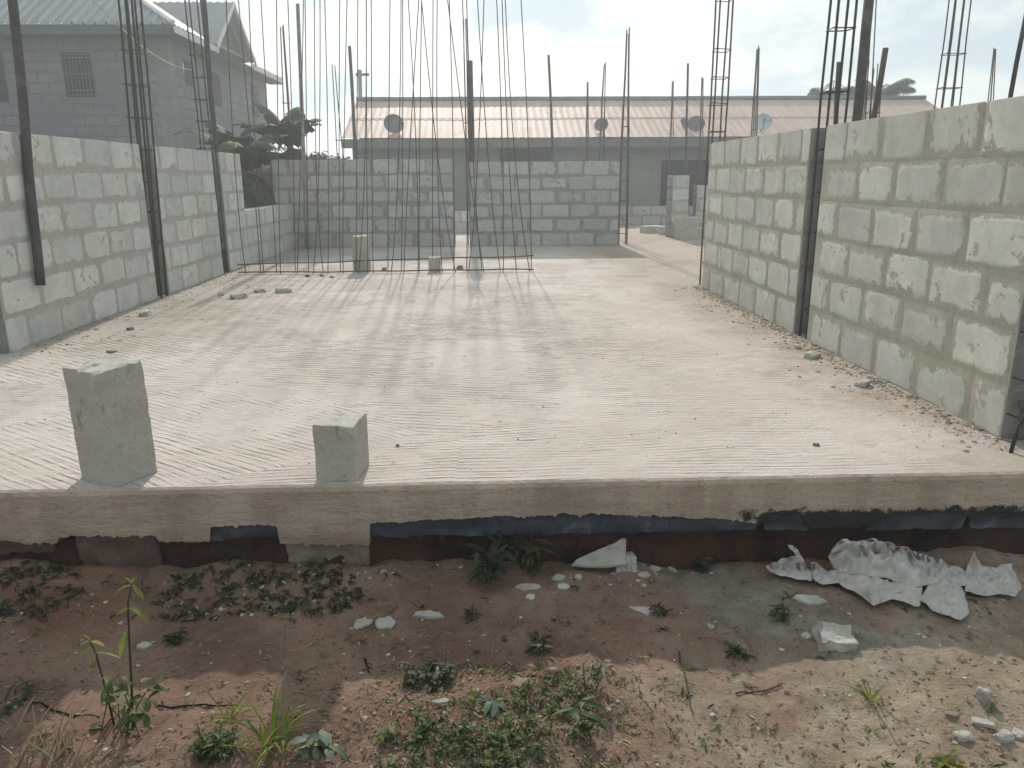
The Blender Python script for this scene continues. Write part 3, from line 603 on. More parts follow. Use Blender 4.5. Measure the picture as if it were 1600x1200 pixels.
far_cage('wide rebar cage with close hoops behind the tall end of the right wall', (1480, 165), (1503, -25), 8.6, 32, 6, 0.75, (1.65, 1.8, 2.06, 2.4), 0.0075, 0.0, 12)
far_cage('small pointed rebar cage on the skyline above the right wall', (1548, 155), (1553, 86), 12, 11, 4, 0.15, (1.9,), 0.008, 0.0, 13)
far_cage('thin rebar pair behind the slanting pole', (1362, 182), (1368, 110), 9, 16, 4, 0.9, (1.7, 1.85), 0.006, 0.0, 14)
far_cage('thin rebar pair tied to the tallest thick pole', (1356, 185), (1367, -30), 7.0, 8, 2, 0.9, (), 0.005, 0.0, 15)

# ------------------------------------------------------------------ pink roofed house behind
def corrugated(mb, a, b, up, pitch=0.11, amp=0.018, mi=0):
    """sheet from eave line a-b rising by vector up, ribs running along up"""
    a, b, up = Vector(a), Vector(b), Vector(up); n = max(4, int((b - a).length / (pitch / 2))); N = (b - a).cross(up).normalized()
    rows = [[], [], []]
    for i in range(n + 1):
        p = a.lerp(b, i / n) + N * (amp if i % 2 else -amp)
        for k in range(3): rows[k].append(p + up * (k / 2) + N * (0.012 * nz(i * 0.05, k * 3.1)))
    mb.grid(rows, mi)
house = thing('bungalow', 'long low bungalow with faded pink metal roof behind the site', 'house', (5, 22.6, -0.4))
x0, x1, ye, yr_, ze, zr = -3.88, 13.75, 22.0, 25.0, 2.22, 3.46
mb = MB(); corrugated(mb, (x0, ye, ze), (x1, ye, ze), (0, yr_ - ye, zr - ze), 0.20, 0.0045); corrugated(mb, (x1, 28.0, ze), (x0, 28.0, ze), (0, yr_ - 28.0, zr - ze), 0.24, 0.022)
mb.obox((x0, 23.42, ze + 0.413 * 1.42 + 0.012), (x1 - x0, 0, 0), (0, 0.03, 0.0124), (0, 0, 0.012))
roof = mb.build('roof', M['roof_pink'], house)
mb = MB()
for i in range(48): mb.tube([(x0 + (x1 - x0) * i / 48, yr_ - 0.02, zr + 0.03 + 0.01 * nz(i * 0.4)), (x0 + (x1 - x0) * (i + 1) / 48, yr_ - 0.02, zr + 0.03 + 0.01 * nz(i * 0.4 + 0.4))], 0.075, 6)
mb.build('ridge_cap', M['fascia'], roof)
mb = MB(); mb.box((x0, ye + 0.03, ze - 0.26), (x1, ye + 0.07, ze - 0.02)); mb.box((x0 + 0.02, ye + 0.07, ze - 0.24), (x1 - .02, 22.62, ze - 0.20)); mb.build('fascia', M['fascia'], house)
mb = MB()
for (a, b) in ((x0 + 0.25, 0.40), (1.95, 5.03), (7.2, x1 - 0.3)): mb.box((a, 22.6, -0.4), (b, 22.8, 2.03))
mb.box((0.40, 22.6, -0.4), (1.95, 22.8, 0.9)); mb.box((x0 + 0.25, 22.8, -0.4), (x0 + 0.45, 27.8, 2.03)); mb.box((x1 - 0.5, 22.8, -0.4), (x1 - 0.3, 27.8, 2.03)); mb.box((x0 + .45, 27.6, -0.4), (x1 - .5, 27.8, 2.03))
mb.box((5.03, 22.6, 1.62), (7.2, 22.8, 2.03)); mb.box((x0 + .45, 25.0, -0.4), (x1 - .5, 25.1, 2.03)); mb.box((x0 + 0.3, 22.65, 2.032), (x1 - 0.35, 27.7, 2.06))
mb.build('wall', M['render_grey'], house)
for s in (0, 1):                                  # gable ends
    mb = MB(); X = x0 + 0.3 if s == 0 else x1 - 0.4; b = len(mb.v)
    for dx in (0, 0.1): mb.v += [(X + dx, 22.8, 2.062), (X + dx, 27.6, 2.062), (X + dx, yr_, zr - 0.06)]
    for q in ((0, 1, 2), (5, 4, 3), (0, 3, 4, 1), (1, 4, 5, 2), (2, 5, 3, 0)): mb.face([b + i for i in q])
    mb.build('gable', M['render_grey'], house)
mb = MB(); mb.box((0.45, 22.72, 0.9), (1.9, 22.76, 2.03)); mb.build('window', M['dark'], house)
mb = MB(); mb.box((5.08, 22.72, -0.4), (7.15, 22.76, 1.62)); mb.build('door', M['dark'], house)
mb = MB()
for k in range(3): mb.box((x0 + 0.32 + 0.7 * k, 22.05, ze - 0.31), (x0 + 0.38 + 0.7 * k, 22.11, ze - 0.26))
mb.tube([(x0 + 0.3, 22.2, -0.4), (x0 + 0.3, 22.2, ze - 0.25)], 0.06, 8); mb.build('porch_post', M['fascia'], house)
def dish(label, px, py, Y, r, mat, yaw, tilt=25):
    p = PY(px, py, Y); root = thing('satellite_dish', label, 'satellite dish', p, 'satellite dishes on the pink roofed house')
    rot = Matrix.Rotation(yaw, 4, 'Z') @ Matrix.Rotation(rad(90 - tilt), 4, 'X'); mb = MB(); rows = []
    for i in range(7):
        f = i / 6; rr = r * f; rows.append([p + rot @ Vector((rr * math.cos(a * math.pi / 9), rr * math.sin(a * math.pi / 9), 0.28 * r * f * f)) for a in range(19)])
    mb.grid(rows); o = mb.build('reflector', M[mat], root, True); sm = o.modifiers.new('thick', 'SOLIDIFY'); sm.thickness = 0.012
    mb = MB(); q = p + rot @ Vector((0, -r * 0.15, r * 1.1)); mb.tube([p + rot @ Vector((0, -r * 0.95, 0.26 * r)), q], 0.012, 5); mb.box(q - Vector((.03, .03, .03)), q + Vector((.03, .03, .05))); mb.build('feed_arm', M['grille'], root)
    zb = 2.22 + (p.y + 0.1 - 22.0) * 0.413
    mb = MB(); mb.tube([p + rot @ Vector((0, 0, -0.01)), p + Vector((0, 0.10, -0.05)), (p.x, p.y + 0.12, zb)], 0.022, 6); mb.build('mast', M['grille'], root)
    return root
dish('dark dish on the left part of the pink roof', 615, 195, 22.5, 0.28, 'dish_dark', rad(12), 20)
dish('small dark ragged dish in the middle of the pink roof', 940, 196, 22.5, 0.20, 'dish_dark', rad(-20))
dish('dark dish on the pink roof just left of the thin post', 1069, 193, 22.6, 0.17, 'dish_dark', rad(30))
dish('larger dark dish on the pink roof right of the thin post', 1088, 195, 22.4, 0.24, 'dish_dark', rad(-15))
dish('pale blue dish at the roof edge above the right wall', 1192, 191, 22.3, 0.24, 'dish', rad(-12), 15)
far_pole('distant utility pole behind the left end of the pink roof', (563, 160), (562, 109), 34, 0.09, z=-0.4)
mb = MB(); q = PY(562, 119, 34); mb.obox(q + Vector((-0.15, -0.12, 0)), (0.55, 0, 0), (0, 0.08, 0), (0, 0, 0.1)); o = bpy.data.objects['timber_pole.010'] if 'timber_pole.010' in bpy.data.objects else None
mb.build('crossarm', M['pole'], o)

# ------------------------------------------------------------------ two storey house on the left
hx, hy0, hy1 = -7.6, 20.0, 28.8
lh = thing('two_storey_house', 'unfinished grey two storey block house with ribbed metal roof on the left', 'house', (-13, 24, -0.4))
mb = MB()
def panel_holes(mb, org, U, L, z0, z1, holes, N, t=0.225):
    """wall panel with rectangular holes [(u0,u1,za,zb)] sorted by u"""
    org, U, N = Vector(org), Vector(U), Vector(N); u = 0
    for (a, b, c, d) in holes + [(L, L, 0, 0)]:
        if a > u: mb.obox(org + U * u + Vector((0, 0, z0)) - N * t, U * (a - u), N * t, Vector((0, 0, z1 - z0)))
        if b > a:
            mb.obox(org + U * a + Vector((0, 0, z0)) - N * t, U * (b - a), N * t, Vector((0, 0, c - z0))); mb.obox(org + U * a + Vector((0, 0, d)) - N * t, U * (b - a), N * t, Vector((0, 0, z1 - d)))
        u = b
xl = -24.0
panel_holes(mb, (xl, hy0, 0), (1, 0, 0), hx - xl, -0.4, 4.72, [(9.2, 10.2, 3.1, 4.1), (11.3, 12.6, 3.0, 4.1), (13.95, 14.68, 3.1, 4.1)], (0, -1, 0))
panel_holes(mb, (hx, hy0 + 0.0, 0), (0, 1, 0), hy1 - hy0, -0.4, 4.72, [(1.15, 1.80, 3.5, 4.1), (3.0, 3.95, 3.2, 4.08), (6.9, 7.85, 3.2, 4.18)], (1, 0, 0))
mb.box((xl, hy1 - .2, -0.4), (hx - 0.23, hy1, 4.72)); mb.box((xl, hy0 + .23, -0.4), (xl + .2, hy1 - .2, 4.72)); mb.box((xl + .2, 22.4, -0.4), (hx - 1.6, 22.6, 4.7))
mb.build('wall', M['house_block'], lh)
mb = MB(); mb.box((hx + 0.002, hy0 - 0.02, -0.4), (hx + 0.10, hy0 + 0.28, 4.5)); mb.box((hx - 0.25, hy0 - 0.03, -0.4), (hx + 0.001, hy0 - 0.002, 4.5)); mb.build('corner_column', M['house_render'], lh)
w = MB(); w.box((-10.05, 20.10, 3.1), (-9.32, 20.12, 4.1)); win = w.build('window', M['dark'], lh)
w = MB()
for k in range(9): w.tube([(-10.03 + k * 0.086, 19.99, 3.1), (-10.03 + k * 0.086, 19.99, 4.1)], 0.009, 5)
for z in (3.14, 3.25, 3.62, 3.98, 4.06): w.tube([(-10.05, 19.985, z), (-9.32, 19.985, z)], 0.011, 5)
w.build('grille', M['grille'], win)
ov = 0.5; ex, ey, zE = hx + ov, hy0 - 0.6, 4.60
mb = MB()
pf = 0.62
hipx, hipy = ex - 4.6, ey + 4.6
# front slope: trapezoid cut into ribs that stop at the hip
n = 4 * 68
for i in range(n):
    a = xl - 0.5 + (ex - xl + 0.5) * i / n; b2 = xl - 0.5 + (ex - xl + 0.5) * (i + 1) / n; mdl = (a + b2) / 2
    def run(x): return min(4.6, ex - x)
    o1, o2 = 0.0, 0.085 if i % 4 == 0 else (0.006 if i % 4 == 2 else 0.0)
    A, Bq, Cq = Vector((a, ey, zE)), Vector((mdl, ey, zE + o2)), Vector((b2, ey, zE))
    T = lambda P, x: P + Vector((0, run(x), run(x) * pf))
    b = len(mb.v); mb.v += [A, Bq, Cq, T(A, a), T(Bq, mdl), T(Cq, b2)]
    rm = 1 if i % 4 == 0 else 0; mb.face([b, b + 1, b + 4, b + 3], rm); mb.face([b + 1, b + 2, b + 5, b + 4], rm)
r1 = mb.build('roof', [M['roof_grey'], M['roof_rib_lit']], lh)
mb = MB(); n = 80
for i in range(n):                                # side slope
    a = ey + (hy1 + 0.4 - ey) * i / n; b2 = ey + (hy1 + 0.4 - ey) * (i + 1) / n
    ra, rb = min(4.6, a - ey), min(4.6, b2 - ey); o = 0.03 if i % 2 else 0; o3 = 0.03 if not i % 2 else 0
    b = len(mb.v); mb.v += [(ex, a, zE + o), (ex, b2, zE + o3), (ex - rb, b2, zE + rb * pf + o3), (ex - ra, a, zE + ra * pf + o)]
    mb.face([b, b + 1, b + 2, b + 3])
mb.build('roof', M['roof_side'], lh)
mb = MB(); mb.obox((xl - .5, ey + 0.0, zE - 0.20), (ex - xl + 0.5, 0, 0), (0, 0.04, 0), (0, 0, 0.19)); mb.obox((xl - .5, ey + 0.04, zE - 0.19), (ex - xl + 0.46, 0, 0), (0, 0.6, 0), (0, 0, 0.03)); mb.obox((ex - 0.52, ey + 0.65, zE - 0.19), (0.48, 0, 0), (0, hy1 - ey, 0), (0, 0, 0.03)); mb.build('soffit', M['shaded_eave'], lh)
mb = MB()
mb.obox((ex - 0.03, ey + 0.02, zE - 0.16), (0.035, 0, 0), (0, 22.5 - ey, 0), (0, 0, 0.15)); mb.build('fascia', M['white_trim'], lh); mb = MB(); mb.obox((ex - 0.03, 25.7, zE - 0.16), (0.035, 0, 0), (0, hy1 + 0.4 - 25.7, 0), (0, 0, 0.15))
mb.build('fascia', M['white_trim'], lh)
mb = MB(); mb.tube([(ex, ey, zE + 0.05), (hipx, hipy, zE + 4.6 * pf + 0.05)], 0.06, 6); mb.build('hip_cap', M['white_trim'], r1)
# cross gable facing the site
gy0, gyc, gy1, ga = 22.3, 24.05, 25.8, 6.0; gx = ex + 0.06; zF = zE + 0.04
mb = MB(); gl = 4.2
corrugated(mb, (gx, gy0, zF), (gx - gl, gy0, zF), (0, gyc - gy0, ga - zF), 0.22, 0.02)
corrugated(mb, (gx - gl, gy1, zF), (gx, gy1, zF), (0, gyc - gy1, ga - zF), 0.22, 0.02)
gr = mb.build('gable_roof', M['roof_grey'], lh)
mb = MB(); Y3 = [(gy0, zF - 0.05), (gyc, ga - 0.05), (gy1, zF - 0.05)]
for (a, b) in zip(Y3, Y3[1:]): mb.obox((gx - 0.02, a[0], a[1] - 0.06), (0.045, 0, 0), (0, b[0] - a[0], b[1] - a[1]), (0, 0, 0.13))
mb.build('verge_trim', M['white_trim'], gr)
mb = MB(); b = len(mb.v); gxx = hx + 0.03
for dx in (0, -0.1): mb.v += [(gxx + dx, gy0 + 0.1, zF - 0.1), (gxx + dx, gy1 - 0.1, zF - 0.1), (gxx + dx, gyc, ga - 0.16)]
for q in ((0, 1, 2), (5, 4, 3), (0, 3, 4, 1), (1, 4, 5, 2), (2, 5, 3, 0)): mb.face([b + i for i in q])
mb.build('gable_wall', M['fascia'], lh)
# white cable from the sky corner down to the side window
mb = MB(); a, b = PY(120, -25, 12.5), PX(302, 110, hx + 0.05); pts = []
for k in range(15):
    f = k / 14; p = a.lerp(b, f); p.z -= 0.28 * math.sin(math.pi * f); pts.append(p)
mb.tube([a + (a - b) * 0.6 + Vector((0, 0, .3))] + pts, 0.010, 5)
tag(mb.build('electric_cable', M['cable']), 'thin white cable slanting down to the side of the grey house', 'cable')

# ------------------------------------------------------------------ vegetation
def leaf(mb, base, d, L, W, droop, rng, seg=5, fold=0.25, tipw=0.0, tint=None):
    base, d = Vector(base), Vector(d).normalized(); side = d.cross(Vector((0, 0, 1)))
    side = side.normalized() if side.length > 0.05 else Vector((1, 0, 0)); roll = rng.uniform(-0.5, 0.5); up = side.cross(d); side = side * math.cos(roll) + up * math.sin(roll)
    p = base.copy(); rows = []; mb.ct = tint or (rng.uniform(0.75, 1.3), rng.uniform(0.85, 1.2), rng.uniform(0.7, 1.1))
    for k in range(seg + 1):
        f = k / seg; w = W * 0.5 * (math.sin(math.pi * min(1, f * 0.92 + 0.06)) ** 0.8) * (1 - 0.15 * f)
        up = side.cross(d).normalized()
        rows.append([p - side * w + up * w * fold, p.copy(), p + side * w + up * w * fold])
        d = (d + Vector((0, 0, -droop / seg)) + Vector((rng.uniform(-1, 1), rng.uniform(-1, 1), 0)) * 0.04).normalized(); p = p + d * (L / seg)
    mb.grid(rows); mb.ct = 1.0
def blade(mb, base, d, L, W, droop, rng): leaf(mb, base, d, L, W, droop, rng, 6, 0.5)
def rdir(rng, up=0.6):
    a = rng.random() * 6.283; return Vector((math.cos(a), math.sin(a), up))
def weed(label, px, py, r, n, mat, seed, L=0.05, W=0.03, up=0.5, h=0.06, stems=True, group='small weeds on the bare soil', cat='weed', name='leafy_weed'):
    rng = random.Random(seed); c = G(px, py); mb = MB(); st = mb
    for _ in range(n):
        a, q = rng.random() * 6.283, r * math.sqrt(rng.random()); x, y = c.x + q * math.cos(a), c.y + q * math.sin(a) * 0.8
        hh = h * (0.4 + rng.random()); sc_ = rng.uniform(0.45, 1.2); ti = rng.uniform(0.6, 1.35); tn = (ti * rng.uniform(0.85, 1.3), ti, ti * rng.uniform(0.7, 1.1)); b = Vector((x, y, gz(x, y) - 0.004)); lean = rdir(rng, 0) * 0.35 * hh; tp = b + lean + Vector((0, 0, hh))
        st.tube([b, b.lerp(tp, 0.5) + rdir(rng, 0) * 0.004, tp], 0.0016, 4, 1)
        for k in range(rng.randint(3, 6)):
            f = 0.35 + 0.65 * rng.random(); leaf(mb, b.lerp(tp, f), rdir(rng, up * rng.uniform(0.1, 1.4)), L * sc_ * rng.uniform(0.6, 1.2), W * sc_ * rng.uniform(0.6, 1.2), rng.uniform(0.3, 1.5), rng, tint=tn)
    return tag(mb.build(name, [M[mat], M['stem']], smooth=True), label, cat, group)
def tuft(label, px, py, n, L, W, mat, seed, spread=0.03, up=1.2, droop=1.2, group='grass tufts on the bare soil', name='grass_tuft', cat='grass tuft'):
    rng = random.Random(seed); c = G(px, py); mb = MB()
    for _ in range(n):
        b = c + rdir(rng, 0) * spread * rng.random(); b.z = gz(b.x, b.y) - 0.005
        blade(mb, b, rdir(rng, up * rng.uniform(0.5, 1.6)), L * rng.uniform(0.5, 1.15), W * rng.uniform(0.7, 1.2), droop * rng.uniform(0.4, 1.3), rng)
    o = mb.build(name, M[mat], smooth=True)
    return tag(o, label, cat, group)
# tall two stemmed weed
rng = random.Random(3); c = G(208, 1135); root = thing('tall_weed', 'tall two stemmed weed with drooping yellow green leaves at lower left', 'weed', c)
Yw = c.y; mb = MB(); mb.tube([c, PY(205, 1060, Yw), PY(202, 1000, Yw + 0.01), PY(200, 940, Yw), PY(206, 912, Yw)], 0.0042, 6, r1=0.0022)
mb.tube([G(178, 1132), PY(166, 1080, Yw), PY(150, 1022, Yw + 0.02), PY(140, 1000, Yw)], 0.0036, 6, r1=0.002); mb.build('stem', M['stem'], root, True)
mb = MB()
for (px, py, dx, dz, L, W, dr) in ((203, 950, 0.9, 0.5, 0.075, 0.022, 2.2), (203, 950, -0.8, 0.1, 0.05, 0.02, 1.2), (206, 915, -0.9, 0.35, 0.06, 0.02, 1.6), (206, 913, 0.5, -0.3, 0.055, 0.018, 1.0), (207, 910, 0.4, 0.8, 0.035, 0.016, 0.8), (206, 912, -0.2, 0.9, 0.03, 0.014, 0.5),
    (148, 1020, 0.95, 0.25, 0.085, 0.016, 0.6), (146, 1015, -0.6, 0.4, 0.05, 0.02, 1.4), (141, 1002, 0.9, 0.2, 0.05, 0.02, 0.7), (141, 1002, -0.9, 0.1, 0.035, 0.018, 1.0), (141, 1000, -0.3, 0.9, 0.03, 0.014, 0.6), (200, 985, -0.3, -0.7, 0.08, 0.028, 0.4), (150, 1022, -0.5, -0.8, 0.05, 0.014, 0.3)):
    leaf(mb, PY(px, py, Yw), (dx, -0.25, dz), L, W, dr, rng)
mb.build('foliage', M['leaf_y'], root, True)
mb = MB()
for k in range(60):
    f = rng.random(); b = PY(190 + rng.uniform(-38, 42), 1150 - 95 * rng.random() ** 1.3, Yw + rng.uniform(-0.05, 0.05)); leaf(mb, b, rdir(rng, rng.uniform(-0.2, 0.9)), rng.uniform(0.03, 0.065), rng.uniform(0.016, 0.032), rng.uniform(0.3, 1.6), rng)
mb.build('lower_leaves', M['leaf'], root, True)
st = MB()
for k in range(9): b = G(190 + rng.uniform(-32, 38), 1150 + rng.uniform(-10, 14)); st.tube([b, PY(200 + rng.uniform(-40, 45), 1090 + rng.uniform(-25, 30), Yw)], 0.002, 4)
st.build('side_stem', M['stem'], root)
tuft('yellow green arching grass clump right of the tall weed', 425, 1165, 34, 0.17, 0.009, 'leaf_y', 5, 0.05, 1.5, 1.4)
tuft('feathery yellow grass head above the low green cushion', 362, 1120, 16, 0.12, 0.006, 'leaf_y', 6, 0.03, 1.6, 1.2)
weed('low dense green cushion weed between the tall weed and the arching grass', 335, 1172, 0.055, 60, 'leaf', 7, 0.035, 0.010, 0.8, 0.04)
weed('broad grey green leaves at the picture bottom beside the arching grass', 490, 1182, 0.05, 6, 'leaf_g', 8, 0.06, 0.03, 0.35, 0.05)
tuft('pale thin grass blades forking upward in the middle foreground', 744, 1095, 6, 0.10, 0.010, 'leaf_y', 9, 0.012, 1.6, 0.9)
weed('pale three leaved seedling beside the forking grass blades', 768, 1100, 0.012, 3, 'leaf_g', 10, 0.06, 0.024, 0.5, 0.02)
weed('dark green weed patch with a white stone, above the tangled weeds', 668, 1062, 0.085, 40, 'leaf_d', 11, 0.035, 0.015, 0.5, 0.035)
weed('small dark weed between the middle weeds and the bare sunlit soil', 848, 1018, 0.035, 12, 'leaf_d', 12, 0.04, 0.016, 0.5, 0.04)
weed('leafy weed tangle at the picture bottom, left part', 650, 1165, 0.13, 60, 'leaf', 13, 0.03, 0.011, 0.5, 0.03)
weed('leafy weed tangle below the pale seedling', 780, 1165, 0.14, 90, 'leaf', 14, 0.032, 0.012, 0.5, 0.04)
weed('leafy weeds round the brown stone', 860, 1095, 0.12, 55, 'leaf', 15, 0.03, 0.011, 0.5, 0.035)
weed('star leaved green seedling right of the weed tangle', 920, 1155, 0.022, 6, 'leaf', 16, 0.075, 0.026, 0.35, 0.09)
weed('upright pale weed above the star leaved seedling', 925, 1072, 0.02, 7, 'leaf_g', 17, 0.045, 0.014, 0.8, 0.06)
weed('broad dark weed growing against the footing below the plastic strip', 757, 905, 0.035, 14, 'leaf_d', 18, 0.10, 0.035, 0.7, 0.14)
weed('drooping round weed by the footing, left of the leaning concrete shard', 832, 892, 0.04, 16, 'leaf_d', 19, 0.07, 0.022, 0.4, 0.11)
weed('small green weed by the footing right of the cut grey block', 1090, 893, 0.022, 8, 'leaf_d', 20, 0.045, 0.026, 0.5, 0.05)
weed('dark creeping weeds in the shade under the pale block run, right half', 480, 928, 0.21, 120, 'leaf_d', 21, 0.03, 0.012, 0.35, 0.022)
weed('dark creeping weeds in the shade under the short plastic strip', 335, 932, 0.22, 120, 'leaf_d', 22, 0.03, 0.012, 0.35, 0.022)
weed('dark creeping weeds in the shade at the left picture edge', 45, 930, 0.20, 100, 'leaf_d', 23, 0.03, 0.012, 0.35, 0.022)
weed('tiny dark weed on bare soil right of the tall weed top', 278, 1002, 0.025, 8, 'leaf_d', 24, 0.035, 0.014, 0.6, 0.03)
weed('tiny weed below the long pale shard', 740, 965, 0.03, 8, 'leaf_d', 25, 0.045, 0.009, 0.9, 0.03)
weed('sparse dark weed beside the flush grey paving piece', 1025, 955, 0.05, 9, 'leaf_d', 26, 0.045, 0.012, 0.4, 0.03)
weed('small weed on the grey cement wash below the torn sacks', 1220, 965, 0.03, 9, 'leaf_d', 27, 0.045, 0.010, 0.7, 0.03)
weed('dark weed sprig at the edge of the sunlit soil', 1150, 1025, 0.04, 12, 'leaf_d', 28, 0.03, 0.011, 0.5, 0.03)
tuft('single pale grass plant below the half buried block', 1363, 1098, 14, 0.10, 0.006, 'leaf_y', 29, 0.018, 1.7, 1.0)
weed('yellow green weed tip cut off by the picture bottom at right', 1478, 1195, 0.02, 6, 'leaf_y', 30, 0.05, 0.022, 0.6, 0.03)
tuft('green grass patch at the left picture edge', 25, 1098, 30, 0.10, 0.008, 'leaf_d', 31, 0.07, 0.7, 1.3)
# dry straw at lower left
rng = random.Random(12); mb = MB()
for k in range(46):
    b = G(rng.uniform(20, 120), rng.uniform(1130, 1215)); a = rng.uniform(-0.5, 0.5); mb.ct = (rng.uniform(0.55, 1.25),) * 3
    L = rng.uniform(0.06, 0.17); d = Vector((0.35 + a, 0.25 * rng.uniform(-1, 1), rng.uniform(0.3, 1.3))).normalized(); mb.tube([b, b + d * L * 0.5, b + d * L + Vector((0.02 * rng.uniform(-1, 1), 0, -0.02))], 0.0028, 4, r1=0.001)
mb.ct = 1.0; tag(mb.build('straw_clump', M['straw']), 'clump of dry pale straw stalks in the lower left corner', 'straw', 'dead stalks')
for (a, b_, lab) in (((52, 1100), (155, 1122), 'long dry reed lying left of the tall weed'), ((250, 1105), (372, 1104), 'thin dry reed lying between the tall weed and the arching grass'), ((1062, 1020), (1082, 1118), 'thin dark twig lying on the sunlit soil'), ((1150, 1085), (1222, 1070), 'dark forked twig at the shadow edge right of the sunlit twig'), ((570, 1030), (577, 1052), 'short pale twig on the red soil in the middle')):
    p, q = G(*a), G(*b_); mb = MB(); pts = [p.lerp(q, k / 7) for k in range(8)]
    for i, v in enumerate(pts): v.z = gz(v.x, v.y) + 0.005 + 0.004 * nz(i * 0.7, p.x); v.x += 0.006 * nz(i * 0.9, p.y * 3)
    mb.tube(pts, 0.0032, 5, r1=0.0018)
    for k in (2, 4, 5): mb.tube([pts[k], pts[k] + Vector((0.022 * (-1) ** k, -0.016, 0.004))], 0.0015, 4)
    tag(mb.build('twig', M['straw'] if 'dry' in lab or 'pale' in lab else M['stem']), lab, 'twig', 'dead stalks')
# scattered litter and ground cover nobody could count
rng = random.Random(77); mb = MB()
for k in range(4200):
    px, py = rng.uniform(-40, 1640), 880 + 340 * rng.random() ** 0.8
    if rng.random() < 0.45: px, py = rng.gauss(770, 130), rng.uniform(1040, 1205)
    c = G(px, py); c.z += 0.004
    leaf(mb, c, rdir(rng, rng.uniform(-0.1, 0.35)), rng.uniform(0.008, 0.032), rng.uniform(0.003, 0.010), 0.5, rng, 2, 0.2, tint=(rng.uniform(0.3, 1.7),) * 3)
for k in range(700):                               # straw and chaff swept against the foot of the walls
    right = k < 480; yy = rng.uniform(3.2, 8.4) if right else rng.uniform(5.4, 12); xx = (RX - 0.01 - abs(rng.gauss(0, 0.13))) if right else (LX + 0.01 + abs(rng.gauss(0, 0.2)))
    leaf(mb, (xx, yy, 0.004), rdir(rng, rng.uniform(-0.02, 0.25)), rng.uniform(0.015, 0.07), rng.uniform(0.002, 0.006), 0.4, rng, 2, 0.2, tint=(rng.uniform(0.3, 1.3),) * 3)
tag(mb.build('leaf_litter', M['litter']), kind='stuff')
rng = random.Random(91); mb = MB()
for k in range(430):
    q = rng.random()
    if q < 0.40: px, py = rng.gauss(770, 120), rng.uniform(1040, 1205)
    elif q < 0.60: px, py = rng.gauss(390, 130), rng.gauss(925, 22)
    elif q < 0.72: px, py = rng.gauss(40, 60), rng.gauss(930, 25)
    else: px, py = rng.uniform(-20, 1620), rng.uniform(895, 1210)
    c = G(px, py); ti = rng.uniform(0.5, 1.5); dry = rng.random() < 0.35; mi = 2 if dry else (1 if py < 1040 else 0)
    for _ in range(rng.randint(2, 6)):
        n0 = len(mb.mi); leaf(mb, c + Vector((rng.uniform(-.012, .012), rng.uniform(-.012, .012), 0.002)), rdir(rng, rng.uniform(0.05, 1.2)), rng.uniform(0.012, 0.038), rng.uniform(0.003, 0.011), rng.uniform(0.2, 1.2), rng, 3, 0.25, tint=(ti * rng.uniform(0.8, 1.2), ti, ti * rng.uniform(0.7, 1.1)))
        mb.mi[n0:] = [mi] * (len(mb.mi) - n0)
tag(mb.build('undergrowth', [M['leaf'], M['leaf_d'], M['litter']], smooth=True), kind='stuff')
def rock(mb, c, s, rng, sz=(1, 1, 0.6), amp=0.35, sub=1):
    bm = bmesh.new(); bmesh.ops.create_icosphere(bm, subdivisions=sub + 1, radius=1.0); b = len(mb.v); sd = rng.random() * 99; a = rng.random() * 6.28
    for v in bm.verts:
        k = 1 + amp * nz(v.co.x * 1.1, v.co.y * 1.1, v.co.z * 1.1 + sd) * 1.6 + 0.12 * nz(v.co.x * 4, v.co.y * 4, v.co.z * 4 + sd); p = v.co * k
        p = Vector([math.copysign(min(abs(t), 0.8), t) for t in p])
        p = Vector((p.x * sz[0], p.y * sz[1], p.z * sz[2])) * s; p = Matrix.Rotation(a, 3, 'Z') @ p; mb.v.append(Vector(c) + p)
    for f in bm.faces: mb.face([b + v.index for v in f.verts])
    bm.free()
rng = random.Random(78); mb = MB()
for k in range(3200):
    px, py = rng.uniform(-40, 1640), 875 + 340 * rng.random()
    if k < 260: px, py = rng.gauss(400, 100), rng.gauss(925, 25)
    elif k < 420: px, py = rng.gauss(930, 120), rng.gauss(890, 18)
    c = G(px, py); i0 = len(mb.mi); rock(mb, c, (0.002 + 0.010 * rng.random() ** 5) * (1.3 if k < 420 else 1), rng, (1, 0.8, 0.55), sub=0)
    mi = rng.choice((0, 1, 2, 2, 3, 3, 3, 3, 3)) if k >= 420 else rng.choice((0, 0, 1)); mb.mi[i0:] = [mi] * (len(mb.mi) - i0)
tag(mb.build('gravel', [M['stone_w'], M['stone'], M['stone_b'], M['clod']]), kind='stuff')
rng = random.Random(79); mb = MB()
for k in range(4300):
    if k < 2000: y = rng.uniform(3.1, 8.4); x = RX - abs(rng.gauss(0, 0.085)) ** 1.1 - 0.01 - (0.3 * rng.random() if k % 5 == 0 else 0)
    elif k < 3050: y = rng.uniform(5.3, 13.5); x = LX + abs(rng.gauss(0, 0.3)) + 0.01
    else: y = rng.uniform(2.95, 9); x = rng.uniform(-3, 2.2)
    i0 = len(mb.mi); rock(mb, (x, y, 0.001), (0.003 + 0.016 * rng.random() ** 5) * (0.4 if k >= 3050 else 1), rng, (1, 0.8, 0.6), sub=0); mi = rng.choice((0, 1, 1, 1, 2)); mb.mi[i0:] = [mi] * (len(mb.mi) - i0)
tag(mb.build('rubble', [M['stone'], M['rub_tan'], M['stone_b']]), kind='stuff')

